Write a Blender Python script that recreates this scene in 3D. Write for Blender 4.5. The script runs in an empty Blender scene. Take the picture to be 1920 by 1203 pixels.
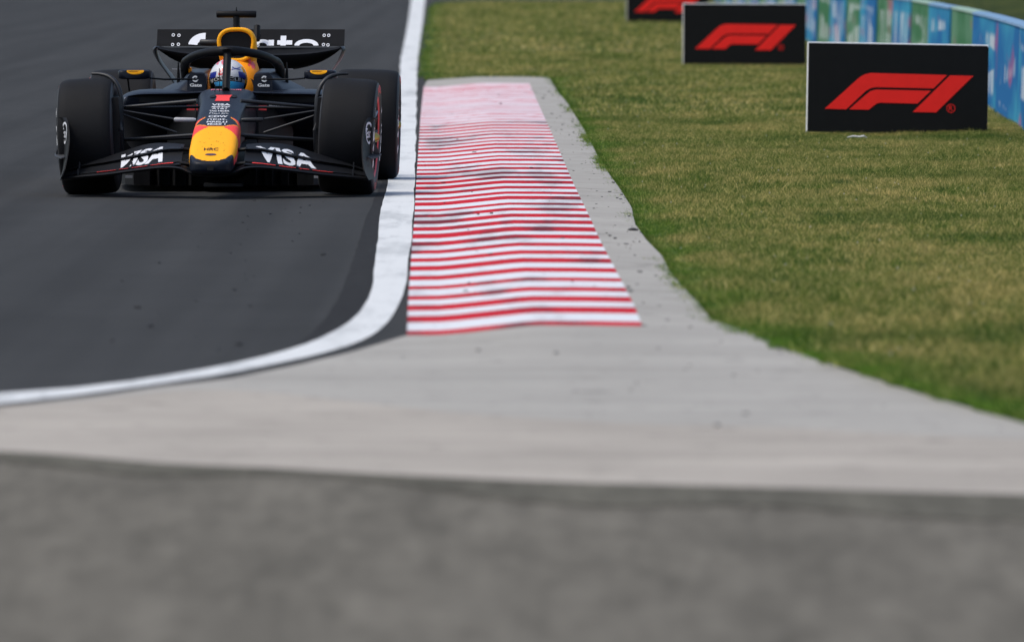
import bpy, math, random
import numpy as np
from mathutils import Vector, Matrix, Euler
random.seed(7); rng = np.random.default_rng(11)
R = math.radians
SC = bpy.context.scene
COL = SC.collection

# ------------------------------------------------------------------ camera, sky, sun, exposure
F_PX = 17632.0            # focal length in photo pixels (photo 1920 wide)
CAM_H = 1.58
PITCH = math.atan(718.0 / F_PX)
cam_d = bpy.data.cameras.new('camera')
cam = bpy.data.objects.new('camera', cam_d); COL.objects.link(cam)
cam.location = (0, 0, CAM_H); cam.rotation_euler = (math.pi/2 - PITCH, 0, 0)
cam_d.sensor_width = 36.0; cam_d.lens = F_PX / 1920 * 36.0
cam_d.clip_start = 0.5; cam_d.clip_end = 20000
cam_d.dof.use_dof = True; cam_d.dof.focus_distance = 60.0; cam_d.dof.aperture_fstop = 5.4
SC.camera = cam
w = bpy.data.worlds.new('World'); SC.world = w; w.use_nodes = True
wn = w.node_tree; wn.nodes.clear()
sky = wn.nodes.new('ShaderNodeTexSky'); sky.sky_type = 'NISHITA'; sky.sun_disc = False
SUN_EL, SUN_AZ = R(61), R(-108)          # azimuth from +Y towards +X
sky.sun_elevation = SUN_EL; sky.sun_rotation = SUN_AZ
sky.air_density = 1.0; sky.dust_density = 3.2; sky.ozone_density = 1.0
bg = wn.nodes.new('ShaderNodeBackground'); bg.inputs[1].default_value = 0.148
wo = wn.nodes.new('ShaderNodeOutputWorld')
wn.links.new(sky.outputs[0], bg.inputs[0]); wn.links.new(bg.outputs[0], wo.inputs[0])
sd = bpy.data.lights.new('sun', 'SUN'); sd.energy = 1.4; sd.angle = R(14); sd.color = (1.0, 0.97, 0.88)
sun = bpy.data.objects.new('sun', sd); COL.objects.link(sun)
sv = Vector((math.sin(SUN_AZ)*math.cos(SUN_EL), math.cos(SUN_AZ)*math.cos(SUN_EL), math.sin(SUN_EL)))
sun.rotation_euler = sv.to_track_quat('Z', 'Y').to_euler(); sun.location = (0, 60, 30)
SC.view_settings.view_transform = 'Standard'; SC.view_settings.look = 'None'
SC.view_settings.exposure = 0.22; SC.view_settings.gamma = 1.0
SC.view_settings.use_curve_mapping = False

# ------------------------------------------------------------------ helpers
def g(px, py, z=0.0):
    """photo pixel -> ground point"""
    a = (px - 960) / F_PX; b = (601.5 - py) / F_PX
    dy = math.cos(PITCH) + b*math.sin(PITCH); dz = -math.sin(PITCH) + b*math.cos(PITCH)
    t = (z - CAM_H) / dz
    return (a*t, dy*t)
def lin(c):
    return tuple(((v/255)/12.92 if v/255 <= .04045 else ((v/255+.055)/1.055)**2.4) for v in c)
class NT:
    def __init__(s, name):
        s.m = bpy.data.materials.new(name); s.m.use_nodes = True; s.t = s.m.node_tree
        s.b = s.t.nodes['Principled BSDF']
    def n(s, typ, **kw):
        x = s.t.nodes.new(typ)
        for k, v in kw.items(): setattr(x, k, v)
        return x
    def l(s, a, b): s.t.links.new(a, b)
    def coord(s, scale=(1,1,1), kind='Object'):
        tc = s.n('ShaderNodeTexCoord'); mp = s.n('ShaderNodeMapping'); mp.inputs['Scale'].default_value = scale
        s.l(tc.outputs[kind], mp.inputs[0]); return mp.outputs[0]
    def noise(s, vec, scale, detail=4, rough=.55):
        x = s.n('ShaderNodeTexNoise'); x.inputs['Scale'].default_value = scale
        x.inputs['Detail'].default_value = detail; x.inputs['Roughness'].default_value = rough
        s.l(vec, x.inputs['Vector']); return x.outputs['Fac']
    def ramp(s, fac, stops):
        x = s.n('ShaderNodeValToRGB'); e = x.color_ramp.elements
        while len(e) < len(stops): e.new(.5)
        for i, (p, c) in enumerate(stops):
            e[i].position = p; e[i].color = (c[0], c[1], c[2], 1) if hasattr(c, '__len__') else (c, c, c, 1)
        s.l(fac, x.inputs[0]); return x.outputs[0]
    def mix(s, fac, a, b, mode='MIX'):
        x = s.n('ShaderNodeMix', data_type='RGBA', blend_type=mode)
        for inp, v in ((x.inputs[0], fac), (x.inputs[6], a), (x.inputs[7], b)):
            if isinstance(v, (int, float)): inp.default_value = v
            elif isinstance(v, tuple): inp.default_value = (*v[:3], 1)
            else: s.l(v, inp)
        return x.outputs[2]
    def bump(s, h, strength=.3, dist=.01):
        x = s.n('ShaderNodeBump'); x.inputs['Strength'].default_value = strength; x.inputs['Distance'].default_value = dist
        s.l(h, x.inputs['Height']); s.l(x.outputs[0], s.b.inputs['Normal'])
    def set(s, color=None, rough=None, metal=None, coat=None, spec=None):
        if color is not None:
            if isinstance(color, tuple): s.b.inputs['Base Color'].default_value = (*color[:3], 1)
            else: s.l(color, s.b.inputs['Base Color'])
        if rough is not None: s.b.inputs['Roughness'].default_value = rough
        if metal is not None: s.b.inputs['Metallic'].default_value = metal
        if coat is not None:
            s.b.inputs['Coat Weight'].default_value = coat; s.b.inputs['Coat Roughness'].default_value = .12
        if spec is not None: s.b.inputs['Specular IOR Level'].default_value = spec
        return s.m
def paint(name, c, rough=.4, metal=0, coat=0, dirt=.25, spec=.5):
    """solid finish with faint grime so that it is not perfectly even"""
    t = NT(name); v = t.coord()
    n = t.noise(v, 9, 5, .6); d = tuple(x*(1-dirt) for x in c)
    col = t.mix(t.ramp(n, [(.3, 0), (.7, 1)]), d, c)
    n2 = t.noise(v, 160, 3); mr = t.n('ShaderNodeMapRange')
    mr.inputs[3].default_value = max(.05, rough-.07); mr.inputs[4].default_value = min(1, rough+.1)
    t.l(n2, mr.inputs[0]); t.l(mr.outputs[0], t.b.inputs['Roughness'])
    return t.set(col, None, metal, coat, spec)
def mk(name, verts, faces, mats, parent=None, smooth=True, idx=None):
    me = bpy.data.meshes.new(name); me.from_pydata([tuple(v) for v in verts], [], faces)
    if not isinstance(mats, (list, tuple)): mats = [mats]
    for m in mats: me.materials.append(m)
    if idx is not None: me.polygons.foreach_set('material_index', idx)
    me.polygons.foreach_set('use_smooth', [smooth]*len(me.polygons)); me.update()
    o = bpy.data.objects.new(name, me); COL.objects.link(o)
    if smooth: me.set_sharp_from_angle(angle=R(48))
    if parent: o.parent = parent
    return o
def struct(o): o['kind'] = 'structure'; return o
def tag(o, label, cat, group=None, kind=None):
    o['label'] = label; o['category'] = cat
    if group: o['group'] = group
    if kind: o['kind'] = kind
    return o
def empty(name, loc=(0,0,0), rz=0, parent=None):
    o = bpy.data.objects.new(name, None); COL.objects.link(o); o.location = loc; o.rotation_euler = (0,0,rz)
    o.empty_display_size = .2
    if parent: o.parent = parent
    return o
def copy_tree(o, parent=None):
    c = o.copy(); COL.objects.link(c); c.parent = parent
    for ch in [x for x in COL.objects if x.parent == o]: copy_tree(ch, c)
    return c
class MB:
    def __init__(s): s.v = []; s.f = []
    def add(s, v, f):
        b = len(s.v); s.v += [tuple(p) for p in v]; s.f += [tuple(i+b for i in q) for q in f]; return s
    def box(s, x0, x1, y0, y1, z0, z1):
        return s.add([(x0,y0,z0),(x1,y0,z0),(x1,y1,z0),(x0,y1,z0),(x0,y0,z1),(x1,y0,z1),(x1,y1,z1),(x0,y1,z1)],
                     [(0,3,2,1),(4,5,6,7),(0,1,5,4),(1,2,6,5),(2,3,7,6),(3,0,4,7)])
    def loft(s, secs, cap=True, closed=True):
        n = len(secs[0]); v = [p for q in secs for p in q]; f = []
        for i in range(len(secs)-1):
            for j in range(n if closed else n-1):
                k = (j+1) % n; f.append((i*n+j, i*n+k, (i+1)*n+k, (i+1)*n+j))
        if cap and closed: f.append(tuple(range(n))[::-1]); f.append(tuple((len(secs)-1)*n+j for j in range(n)))
        return s.add(v, f)
    def tube(s, pts, r, sides=10, ratio=1.0, cap=True, up=(0,0,1)):
        """sweep an ellipse (half axes r and r*ratio, the second along 'up') along points"""
        P = [Vector(p) for p in pts]; rr = r if hasattr(r, '__len__') else [r]*len(P); secs = []
        for i, p in enumerate(P):
            t = (P[min(i+1, len(P)-1)] - P[max(i-1, 0)]).normalized()
            u = Vector(up); a = t.cross(u)
            if a.length < 1e-3: a = t.cross(Vector((1,0,0)))
            a.normalize(); b = a.cross(t).normalized()
            secs.append([tuple(p + a*math.cos(q)*rr[i] + b*math.sin(q)*rr[i]*ratio)
                         for q in [2*math.pi*k/sides for k in range(sides)]])
        return s.loft(secs, cap)
    def o(s, name, mat, parent=None, smooth=True, idx=None): return mk(name, s.v, s.f, mat, parent, smooth, idx)
def bevel(o, w=.004, seg=2):
    m = o.modifiers.new('bevel', 'BEVEL'); m.width = w; m.segments = seg; m.limit_method = 'ANGLE'; m.angle_limit = R(35); return o
def spl(pts, n):
    """catmull-rom through tuples"""
    P = [np.array(p, float) for p in pts]; P = [2*P[0]-P[1]] + P + [2*P[-1]-P[-2]]; out = []
    for i in range(1, len(P)-2):
        for k in range(n):
            t = k/n; a, b, c, d = P[i-1], P[i], P[i+1], P[i+2]
            out.append(tuple(.5*((2*b)+(c-a)*t+(2*a-5*b+4*c-d)*t*t+(3*b-a-3*c+d)*t**3)))
    out.append(tuple(P[-2])); return out
_tc = {}
def text_mesh(s, bold=.0):
    if (s, bold) in _tc: return _tc[(s, bold)]
    cu = bpy.data.curves.new('lettering_source', 'FONT'); cu.body = s; cu.offset = bold; cu.resolution_u = 4
    ob = bpy.data.objects.new('lettering_source', cu); COL.objects.link(ob)
    dg = bpy.context.evaluated_depsgraph_get(); me = bpy.data.meshes.new_from_object(ob.evaluated_get(dg))
    v = np.array([tuple(x.co) for x in me.vertices]); f = [tuple(p.vertices) for p in me.polygons]
    bpy.data.objects.remove(ob); bpy.data.curves.remove(cu); bpy.data.meshes.remove(me)
    lo = v.min(0); hi = v.max(0); v = (v - lo) / np.maximum(hi - lo, 1e-6) - .5
    _tc[(s, bold)] = (v[:, :2], f, (hi-lo)[0]/(hi-lo)[1]); return _tc[(s, bold)]
def letters(s, fn, mat, parent, bold=.0, name='lettering', clip=None):
    """map lettering (u, v in -.5.. .5) through fn onto a surface"""
    v, f, asp = text_mesh(s, bold)
    if clip is not None: f = [q for q in f if clip(v[list(q)].mean(0))]
    return mk(name, [fn(a, b) for a, b in v], f, mat, parent, False)
def interp(x, xs, ys): return float(np.interp(x, xs, ys))

# ------------------------------------------------------------------ ground materials
def asphalt(name, lo, hi, grain=90, streak=True, tint=(1,1,1.04), rough=.82, spec=.5, blotch=.8):
    t = NT(name); v = t.coord(); vs = t.coord((1.0, .05, 1)); 
    v = v if streak else t.coord((1, .14, 1))
    a = t.noise(vs, 2.2, 5, .6) if streak else t.noise(v, 15, 6, .8)
    b = t.noise(v, blotch, 6, .65); c = t.noise(v, grain, 3, .7)
    m1 = t.mix(.5, a, b); m2 = t.mix(.38, m1, c)
    _s = (.40, .60) if not streak else (.33, .67)
    col = t.ramp(m2, [(_s[0], tuple(lo*x for x in tint)), (_s[1], tuple(hi*x for x in tint))])
    t.bump(c, .45, .004); m = t.set(col, rough, spec=spec); return m, t, col
M = {}
M['asphalt'], _t, _c = asphalt('asphalt', .030, .050, tint=(.97, 1.0, 1.02), rough=.95, spec=.16)
# darker rubbered racing line and faint tyre tracks running along the track
_v = _t.coord((1.6, .015, 1)); _n = _t.noise(_v, 1.7, 3, .5)
_k = _t.ramp(_n, [(.40, .78), (.58, 1.0)])
_t.set(_t.mix(1.0, _c, _k, 'MULTIPLY'))
M['asphalt_new'], _, _ = asphalt('asphalt_joint', .016, .028, streak=False, rough=.95, spec=.12)
M['runoff'], _, _ = asphalt('coarse_old_asphalt', .092, .155, 9, False, (1.07, 1.0, .84), .95, .05, 2.2)
def concrete(name, lo, hi, tint):
    t = NT(name); v = t.coord(); vs = t.coord((.10, 1.6, 1))
    a = t.noise(vs, 1.1, 5, .6); b = t.noise(v, .9, 6, .62); c = t.noise(v, 70, 4, .7)
    m = t.mix(.62, a, b); m = t.mix(.22, m, c)
    col = t.ramp(m, [(.34, tuple(lo*x for x in tint)), (.62, tuple(hi*x for x in tint))])
    ln = t.noise(t.coord((.03, 1.0, 1)), 1.9, 2, .5)               # faint joints brushed across
    col = t.mix(1.0, col, t.ramp(ln, [(.478, 1.0), (.497, .88), (.516, 1.0)]), 'MULTIPLY')
    sp = t.noise(v, 5.5, 3, .6); col = t.mix(1.0, col, t.ramp(sp, [(.27, .60), (.40, 1.0)]), 'MULTIPLY')
    t.bump(c, .3, .003); return t.set(col, .9, spec=.10)
M['concrete'] = concrete('grey_concrete', .285, .375, (1.04, 1.005, .925))
M['concrete_pink'] = concrete('buff_concrete', .265, .40, (1.08, .995, .88))
def worn(name, c, c2, amt, stain=False, sc=(.07, .02, .03), s0=.50):
    t = NT(name); v = t.coord(); a = t.noise(v, 34, 5, .7); b = t.noise(t.coord((1, .25, 1)), 3.5, 5, .6)
    m = t.mix(.5, a, b); col = t.mix(t.ramp(m, [(.5-amt, 1), (.5-amt+.07, 0)]), c, c2)
    if stain:
        s1 = t.noise(t.coord((1.4, .16, 1)), 1.6, 4, .6)
        col = t.mix(t.ramp(s1, [(s0, 0), (s0+.12, .8)]), col, sc)
    return t.set(col, .8, spec=.06)
M['white_line'] = worn('white_road_paint', (.63, .65, .655), (.42, .44, .45), .10, True, (.42, .44, .45), .56)
M['kerb_white'] = worn('kerb_white_paint', (.64, .665, .70), (.44, .41, .43), .13, True, (.40, .39, .41), .53)
M['kerb_red'] = worn('kerb_red_paint', (.50, .011, .025), (.32, .018, .028), .10, True)
M['kerb_pink'] = worn('faded_kerb_red_paint', (.50, .07, .10), (.62, .40, .44), -.01)
M['kerb_pale'] = worn('faded_kerb_white_paint', (.66, .63, .67), (.56, .44, .48), .1)
M['kerb_mid'] = worn('half_faded_kerb_red_paint', (.56, .07, .10), (.7, .5, .54), .04)
def grass_color(t, rnd=None):
    tc = t.n('ShaderNodeNewGeometry'); v = tc.outputs['Position']
    def mp(sc):
        m = t.n('ShaderNodeMapping'); m.inputs['Scale'].default_value = sc; t.l(v, m.inputs[0]); return m.outputs[0]
    a = t.noise(mp((1, .30, 0)), 1.15, 5, .62); b = t.noise(mp((1, .35, 0)), 5.5, 4, .6)
    m = t.mix(.42, a, b)
    if rnd is not None: m = t.mix(.30, m, rnd)
    col = t.ramp(m, [(.34, (.042, .088, .014)), (.43, (.088, .132, .025)), (.515, (.182, .178, .055)), (.61, (.34, .27, .12))])
    d = t.noise(mp((.55, .42, 0)), .8, 3, .5)
    col = t.mix(1.0, col, t.ramp(d, [(.33, (.50, .66, .50)), (.48, (1, 1, 1))]), 'MULTIPLY')
    sp_ = t.noise(mp((2.6, .9, 0)), 1.6, 3, .6)
    return t.mix(t.ramp(sp_, [(.60, 0), (.68, .65)]), col, (.035, .070, .018))
t = NT('grass_turf'); at = t.n('ShaderNodeAttribute', attribute_name='edge')
gc = grass_color(t); gc = t.mix(at.outputs['Fac'], gc, (.055, .115, .012))
fine = t.noise(t.coord(), 30, 4, .7); gc = t.mix(1.0, gc, t.ramp(fine, [(.3, .6), (.7, 1.15)]), 'MULTIPLY')
t.bump(fine, .8, .03); M['turf'] = t.set(gc, .95, spec=.1)
t = NT('grass_blade'); at = t.n('ShaderNodeAttribute', attribute_name='tint'); ae = t.n('ShaderNodeAttribute', attribute_name='edge')
gc = grass_color(t, at.outputs['Fac']); gc = t.mix(ae.outputs['Fac'], gc, (.06, .135, .012))
gc = t.mix(1.0, gc, t.ramp(at.outputs['Fac'], [(0, .8), (.7, 1.5), (1, 2.5)]), 'MULTIPLY')
M['blade'] = t.set(gc, .7, spec=.2)
_t = t; _tr = _t.n('ShaderNodeBsdfTranslucent'); _t.l(_t.mix(1.0, gc, (1.5, 1.5, 1.2), 'MULTIPLY'), _tr.inputs[0])
_ms = _t.n('ShaderNodeMixShader'); _ms.inputs[0].default_value = .5; _t.l(_t.b.outputs[0], _ms.inputs[1]); _t.l(_tr.outputs[0], _ms.inputs[2])
_t.l(_ms.outputs[0], _t.t.nodes['Material Output'].inputs[0])

# ------------------------------------------------------------------ ground sheets
S = 6000
struct(mk('ground', [(-S,-200,-.05),(S,-200,-.05),(S,S,-.05),(-S,S,-.05)], [(0,1,2,3)], M['turf'], None, False))
def strip(name, rows, mat, z=0.0, zf=None, n=1):
    """rows: list of (y, xl, xr)"""
    v = []; f = []
    for (y, a, b) in rows:
        for k in range(n+1):
            x = a + (b-a)*k/n; v.append((x, y, zf(x, y, k/n) if zf else z))
    m = n+1
    for i in range(len(rows)-1):
        for k in range(n): f.append((i*m+k, i*m+k+1, (i+1)*m+k+1, (i+1)*m+k))
    return struct(mk(name, v, f, mat, None, True))
# the track: asphalt from the camera's left far out, up to beyond the frame
strip('track', [(y, -16, 3.2 if y < 112 else interp(y, [112,140,232,233,262], [3.2,1.0,1.0,60,60])) for y in
      [26,36,60,90,112,140,180,232,233,262]] , M['asphalt'], 0.0)
def edge(pts):       # px polyline -> (ys, xs) sorted by depth
    q = sorted([g(*p)[::-1] for p in pts]); return [a for a, b in q], [b for a, b in q]
# white edge line as a ribbon, inner and outer edge traced
LI = [(-700,788),(-300,762),(0,738),(150,727),(300,707),(449,680),(561,651),(617,628),(663,598),(688,562),(699,530),(704,495),(707,456),(710,426),(715,396),(722,362),(731,325),
      (737,290),(743,240),(747,190),(750,135),(752,108),(760,70),(767,30),(771,0),(775,-20),(780,-40),(786,-60)]
LO = [(-700,808),(-300,784),(0,758),(112,746),(243,728),(374,710),(486,690),(599,665),(670,642),(714,617),(742,585),(756,552),(763,512),(769,467),(772,436),(775,400),(777,360),(778,330),
      (779,290),(780,240),(781,190),(782,135),(784,108),(789,70),(794,30),(797,0),(799,-20),(801,-40),(803,-60)]
a = spl([g(*p) for p in LI], 14); b = spl([g(*p) for p in LO], 14)
def resamp(P, n):
    P = np.array(P); d = np.r_[0, np.cumsum(np.hypot(*np.diff(P, axis=0).T))]; t_ = np.linspace(0, d[-1], n); return [(float(np.interp(q, d, P[:,0])), float(np.interp(q, d, P[:,1]))) for q in t_]
# walk both edges between shared knots so the ribbon never folds
v = []; f = []; a = resamp(a, 900); b = resamp(b, 900); a_line = list(a)[120:]
for i in range(len(a)):
    j1 = .004*math.sin(i*.37)+random.uniform(-.002,.002); j2 = .004*math.sin(i*.53)+random.uniform(-.002,.002)
    v += [(a[i][0]+j1, a[i][1], .004), (b[i][0]+j2, b[i][1], .004)]
for i in range(len(a)-1): f.append((2*i, 2*i+1, 2*i+3, 2*i+2))
struct(mk('white_edge_line', v, f, M['white_line'], None, False))
# dark freshly laid joint inside the line
JI = [(440,686),(540,655),(598,610),(632,565),(655,510),(672,455),(690,400),(712,352),(726,320)]
JO = [(450,687),(562,656),(622,627),(664,590),(692,545),(703,500),(712,440),(722,385),(735,330)]
a = spl([g(*p) for p in JI], 8); b = spl([g(*p) for p in JO], 8); v = []; f = []
for i in range(len(a)):
    v += [(a[i][0]+random.uniform(-.004,.004), a[i][1], .002), (b[i][0], b[i][1], .002)]
for i in range(len(a)-1): f.append((2*i, 2*i+1, 2*i+3, 2*i+2))
struct(mk('track_joint', v, f, M['asphalt_new'], None, False))
# kerb edges
kly, klx = edge([(795,160),(792,185),(788,225),(784,290),(780,350),(777,410),(772,470),(768,525),(765,575),(763,632)])
kry, krx = edge([(990,158),(1008,200),(1032,255),(1052,302),(1078,363),(1105,420),(1127,470),(1158,530),(1192,598),(1199,618)])
K0, K1 = kly[0], 99.4
prof_u = [0, .14, .22, .5, .56, .8, 1.0]; prof_z = [.008, .010, .016, .044, .048, .047, .044]
def kx(y, u): return interp(y, kly, klx)*(1-u) + interp(y, kry, krx)*u
# concrete round the kerb: strip on its right, apron before it
aly, alx = edge([(-900,812),(0,766),(180,745),(281,730),(430,712),(561,686),(655,664),(700,651),(735,640),(763,632)])
ary, arx = edge([(1033,152),(1045,175),(1060,200),(1082,235),(1100,262),(1122,300),(1140,330),(1163,365),(1180,400),(1195,432),(1218,462),(1240,492),
                 (1262,520),(1282,550),(1305,582),(1332,614),(1400,637),(1480,662),(1560,690),(1640,716),(1720,742),(1800,765),(1920,796),(2300,885)])
arx = [x + .02*math.sin(7*y) for x, y in zip(arx, ary)]
def apron_x(y):
    if y > K0: l = kx(min(y, K1), .0) + .03
    else: l = interp(y, aly, alx) if y > aly[0] else -14
    r = interp(y, ary, arx) if y > ary[0] else 3.2
    return l, r
def apron_z(x, y, k):
    yy = min(max(y, K0), K1); l, r = kx(yy, 0), kx(yy, 1)
    u = (x - l)/(r - l); base = interp(u, prof_u, prof_z) if u < 1 else interp(x - r, [0, .5], [.044, .026])
    if u < 0: base = .008
    if y < K0:
        q = max(0, 1 - (K0 - y)/4.0); q = q*q*(3-2*q); base = .006 + (base-.006)*q
        return base
    return base - (.03 if u < 1.0 else 0) + .001
rows = []
ys = list(np.arange(25.5, K0, .22)) + [K0] 
rows = [(y, *apron_x(min(y, K0-.0001))) for y in ys]
strip('concrete_apron', rows, M['concrete'], 0, lambda x, y, k: apron_z(x, min(y, K0-.0001), k), 30)
rows = [(y, kx(min(y,K1), 1.0) if y <= K1 else kx(K1, 0)+.0, apron_x(y)[1]) for y in list(np.arange(K0, K1+.1, .5)) + [K1+.02, K1+4.6]]
def sz(x, y, k):
    if y > K1: return interp(x, [kx(K1,0), kx(K1,.5), kx(K1,1), kx(K1,1)+.3], [.008,.045,.044,.03])
    return interp(x - kx(y, 1), [0, .5], [.043, .026])
strip('concrete_verge', rows, M['concrete'], 0, sz, 10)
# buff concrete band and the coarse old asphalt nearest the camera
byl = [(-2500,850),(-1200,812),(-600,788),(-250,779),(0,768),(130,758),(250,745),(340,737),(430,736),(540,744),(700,762),(900,782),(1200,800),(1500,808),(1920,828),(4000,900)]
gyl = [(-2500,870),(-1600,865),(-900,858),(-400,853),(0,857),(300,879),(500,888),(620,895),(800,904),(1000,913),(1200,919),(1500,927),(1920,939),(4000,990)]
def band(name, top, z, mat, near=16.5, jit=.02):
    T = spl([g(*p) for p in top], 24); v = []; f = []
    for (x, y) in T:
        y += random.uniform(-jit, jit); v += [(x, near, z), (x, y, z)]
    for i in range(len(T)-1): f.append((2*i, 2*i+2, 2*i+3, 2*i+1))
    struct(mk(name, v, f, mat, None, False))
bt = [g(*p) for p in byl]
# buff band stays clear of the white line at the left: lies under the apron's near end
band('buff_concrete_band', byl, .0105, M['concrete_pink'], 20, .012)
band('old_asphalt_apron', gyl, .0145, M['runoff'], -20, .03)
# tarry dark margin of the old asphalt along its joint with the concrete
M['margin'], _, _ = asphalt('tarry_asphalt_margin', .080, .130, 9, False, (1.05, 1.0, .82), .95, .05, 2.2)
T = spl([g(*p) for p in gyl], 60); v = []; f = []
for i, (x, y) in enumerate(T):
    wd_ = .75 + .35*math.sin(x*1.9) + .22*math.sin(x*5.3+1) + random.uniform(-.12, .12)
    v += [(x, y-max(.15, wd_), .0185), (x, y+.01, .0185)]
for i in range(len(T)-1): f.append((2*i, 2*i+2, 2*i+3, 2*i+1))
struct(mk('asphalt_margin', v, f, M['margin'], None, False))

# grass verge
gly, glx = edge([(1033,150),(1045,175),(1060,200),(1082,235),(1100,262),(1122,300),(1140,330),(1163,365),(1180,400),(1195,432),(1218,462),(1240,492),
                 (1262,520),(1282,550),(1305,582),(1332,614),(1400,637),(1480,662),(1560,690),(1640,716),(1720,742),(1800,765),(1920,796),(2300,885)])
_e = glx[-1]; gly += [104.0, 104.2, 140, 170, 205, 225, 231]; glx += [_e, g(795,150)[0], g(799,82)[0], g(803,47)[0], g(806,20)[0], g(820,6)[0], g(900,4)[0]]
def hgrass(x, y): return .024 + .012*np.sin(x*1.3+.4*y)*np.sin(.23*y) + .006*np.sin(3.1*x)*np.sin(.9*y)
ysg = list(np.arange(27.5, 104, .35)) + [104.0, 104.2] + list(np.arange(106, 232, 2.5)) + [231.5]
v = []; f = []; ed = []; n = 40
for y in ysg:
    l = interp(y, gly, glx) + random.uniform(-.01, .06); r = 30.0
    for k in range(n+1):
        u = (k/n)**2.6; x = l + (r-l)*u; v.append((x, y, float(hgrass(x, y)) - (.035 if k == 0 else 0)))
        ed.append(max(0, 1 - (x-l)/(.22 + .10*math.sin(y*1.9)))*.85)
for i in range(len(ysg)-1):
    for k in range(n): q = i*(n+1)+k; f.append((q, q+1, q+n+2, q+n+1))
o = struct(mk('grass_verge', v, f, M['turf'])); at = o.data.attributes.new('edge', 'FLOAT', 'POINT'); at.data.foreach_set('value', ed)
# grass blades: one mesh
def blades(N, y0, y1, wmin, wmax, hmin, hmax):
    # area-uniform in the frame's wedge
    Y = np.sqrt(rng.uniform(y0**2, y1**2, N*2)); L = np.interp(Y, gly, glx)
    Rr = 990*Y/F_PX + .5; X = rng.uniform(-1.2, 6.5, N*2)*1.0
    X = L - .03 + (rng.random(N*2))*(Rr - L + .03)
    keep = rng.random(N*2) < (Rr-L)/np.maximum(Rr, 1e-3)*1.4; X = X[keep][:N]; Y = Y[keep][:N]; L = L[keep][:N]; N = len(X)
    # clumping
    cl = rng.integers(0, N, N//2); X[:N//2] = X[cl] + rng.normal(0, .02, N//2); Y[:N//2] = Y[cl] + rng.normal(0, .03, N//2); L[:N//2] = np.interp(Y[:N//2], gly, glx)
    tuft = (np.sin(X*9+Y*3.1)*np.sin(Y*2.3-X*4) + .5*np.sin(X*23-Y*1.7) > .75)*1.0 + (np.sin(X*31.7+Y*5.3)*np.sin(Y*7.1-X*17) > .93)*1.4
    X = np.where(X < L-.05, L + np.abs(rng.normal(0, .1, N)), X)
    rag = .045*np.maximum(0, np.sin(Y*8.3)*np.sin(Y*3.7+1)) + .02*np.maximum(0, np.sin(Y*21.)); near = X < L+.10; X = np.where(near, X - rag, X)
    Z = hgrass(X, Y); ang = rng.uniform(0, np.pi, N); ww = rng.uniform(wmin, wmax, N)
    E = np.clip(1 - (X-L)/(.26 + .14*np.sin(Y*1.9)), 0, 1)*(.72+.2*np.sin(Y*5.1))
    hh = rng.uniform(hmin, hmax, N)*(1 + .5*tuft)*(1 - .45*E)
    lx = rng.normal(0, .75, N)*hh; ly = rng.normal(0, .75, N)*hh
    lx = np.where(X < L + .03, -np.abs(lx), lx)
    dx = np.cos(ang)*ww/2; dy = np.sin(ang)*ww/2
    V = np.empty((N, 3, 3)); V[:,0] = np.c_[X-dx, Y-dy, Z-.004]; V[:,1] = np.c_[X+dx, Y+dy, Z-.004]; V[:,2] = np.c_[X+lx, Y+ly, Z+hh]
    T = np.repeat(np.clip(rng.normal(.42, .30, N), 0, 1), 3); return V.reshape(-1, 3), T, np.repeat(E, 3)
parts = [blades(60000, 28, 42, .005, .009, .02, .04), blades(560000, 42, 82, .003, .006, .010, .029), blades(150000, 82, 128, .008, .013, .018, .035), blades(110000, 128, 231, .018, .030, .02, .045)]
V = np.concatenate([p[0] for p in parts]); T = np.concatenate([p[1] for p in parts]); E = np.concatenate([p[2] for p in parts])
me = bpy.data.meshes.new('grass'); nv = len(V); nf = nv//3
me.vertices.add(nv); me.vertices.foreach_set('co', V.ravel()); me.loops.add(nv); me.loops.foreach_set('vertex_index', np.arange(nv, dtype=np.int32))
me.polygons.add(nf); me.polygons.foreach_set('loop_start', np.arange(0, nv, 3, dtype=np.int32)); me.polygons.foreach_set('loop_total', np.full(nf, 3, dtype=np.int32))
me.update(calc_edges=True); me.attributes.new('tint', 'FLOAT', 'POINT').data.foreach_set('value', T); me.attributes.new('edge', 'FLOAT', 'POINT').data.foreach_set('value', E)
me.materials.append(M['blade']); go = bpy.data.objects.new('grass', me); COL.objects.link(go)
tag(go, 'short patchy green and straw grass growing on the verge', 'grass', kind='stuff')

mb = MB()
for _ in range(420):
    y = math.sqrt(random.uniform(34**2, 110**2)); l = interp(y, gly, glx); x = random.uniform(l+.1, 990*y/F_PX+1.0)
    z = float(hgrass(x, y))+random.uniform(.02, .05); s_ = random.uniform(.002, .0055)
    mb.add([(x-s_,y,z),(x+s_,y,z),(x,y,z+s_*1.6),(x,y-s_,z+s_*.6),(x,y+s_,z+s_*.6)], [(0,3,2),(3,1,2),(1,4,2),(4,0,2),(0,1,3),(0,4,1)])
tag(mb.o('clover_flowers', paint('pale_clover_petals', (.62, .60, .50), .8), None, False), 'tiny pale clover flowers dotted through the verge grass', 'flowers', kind='stuff')
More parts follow.
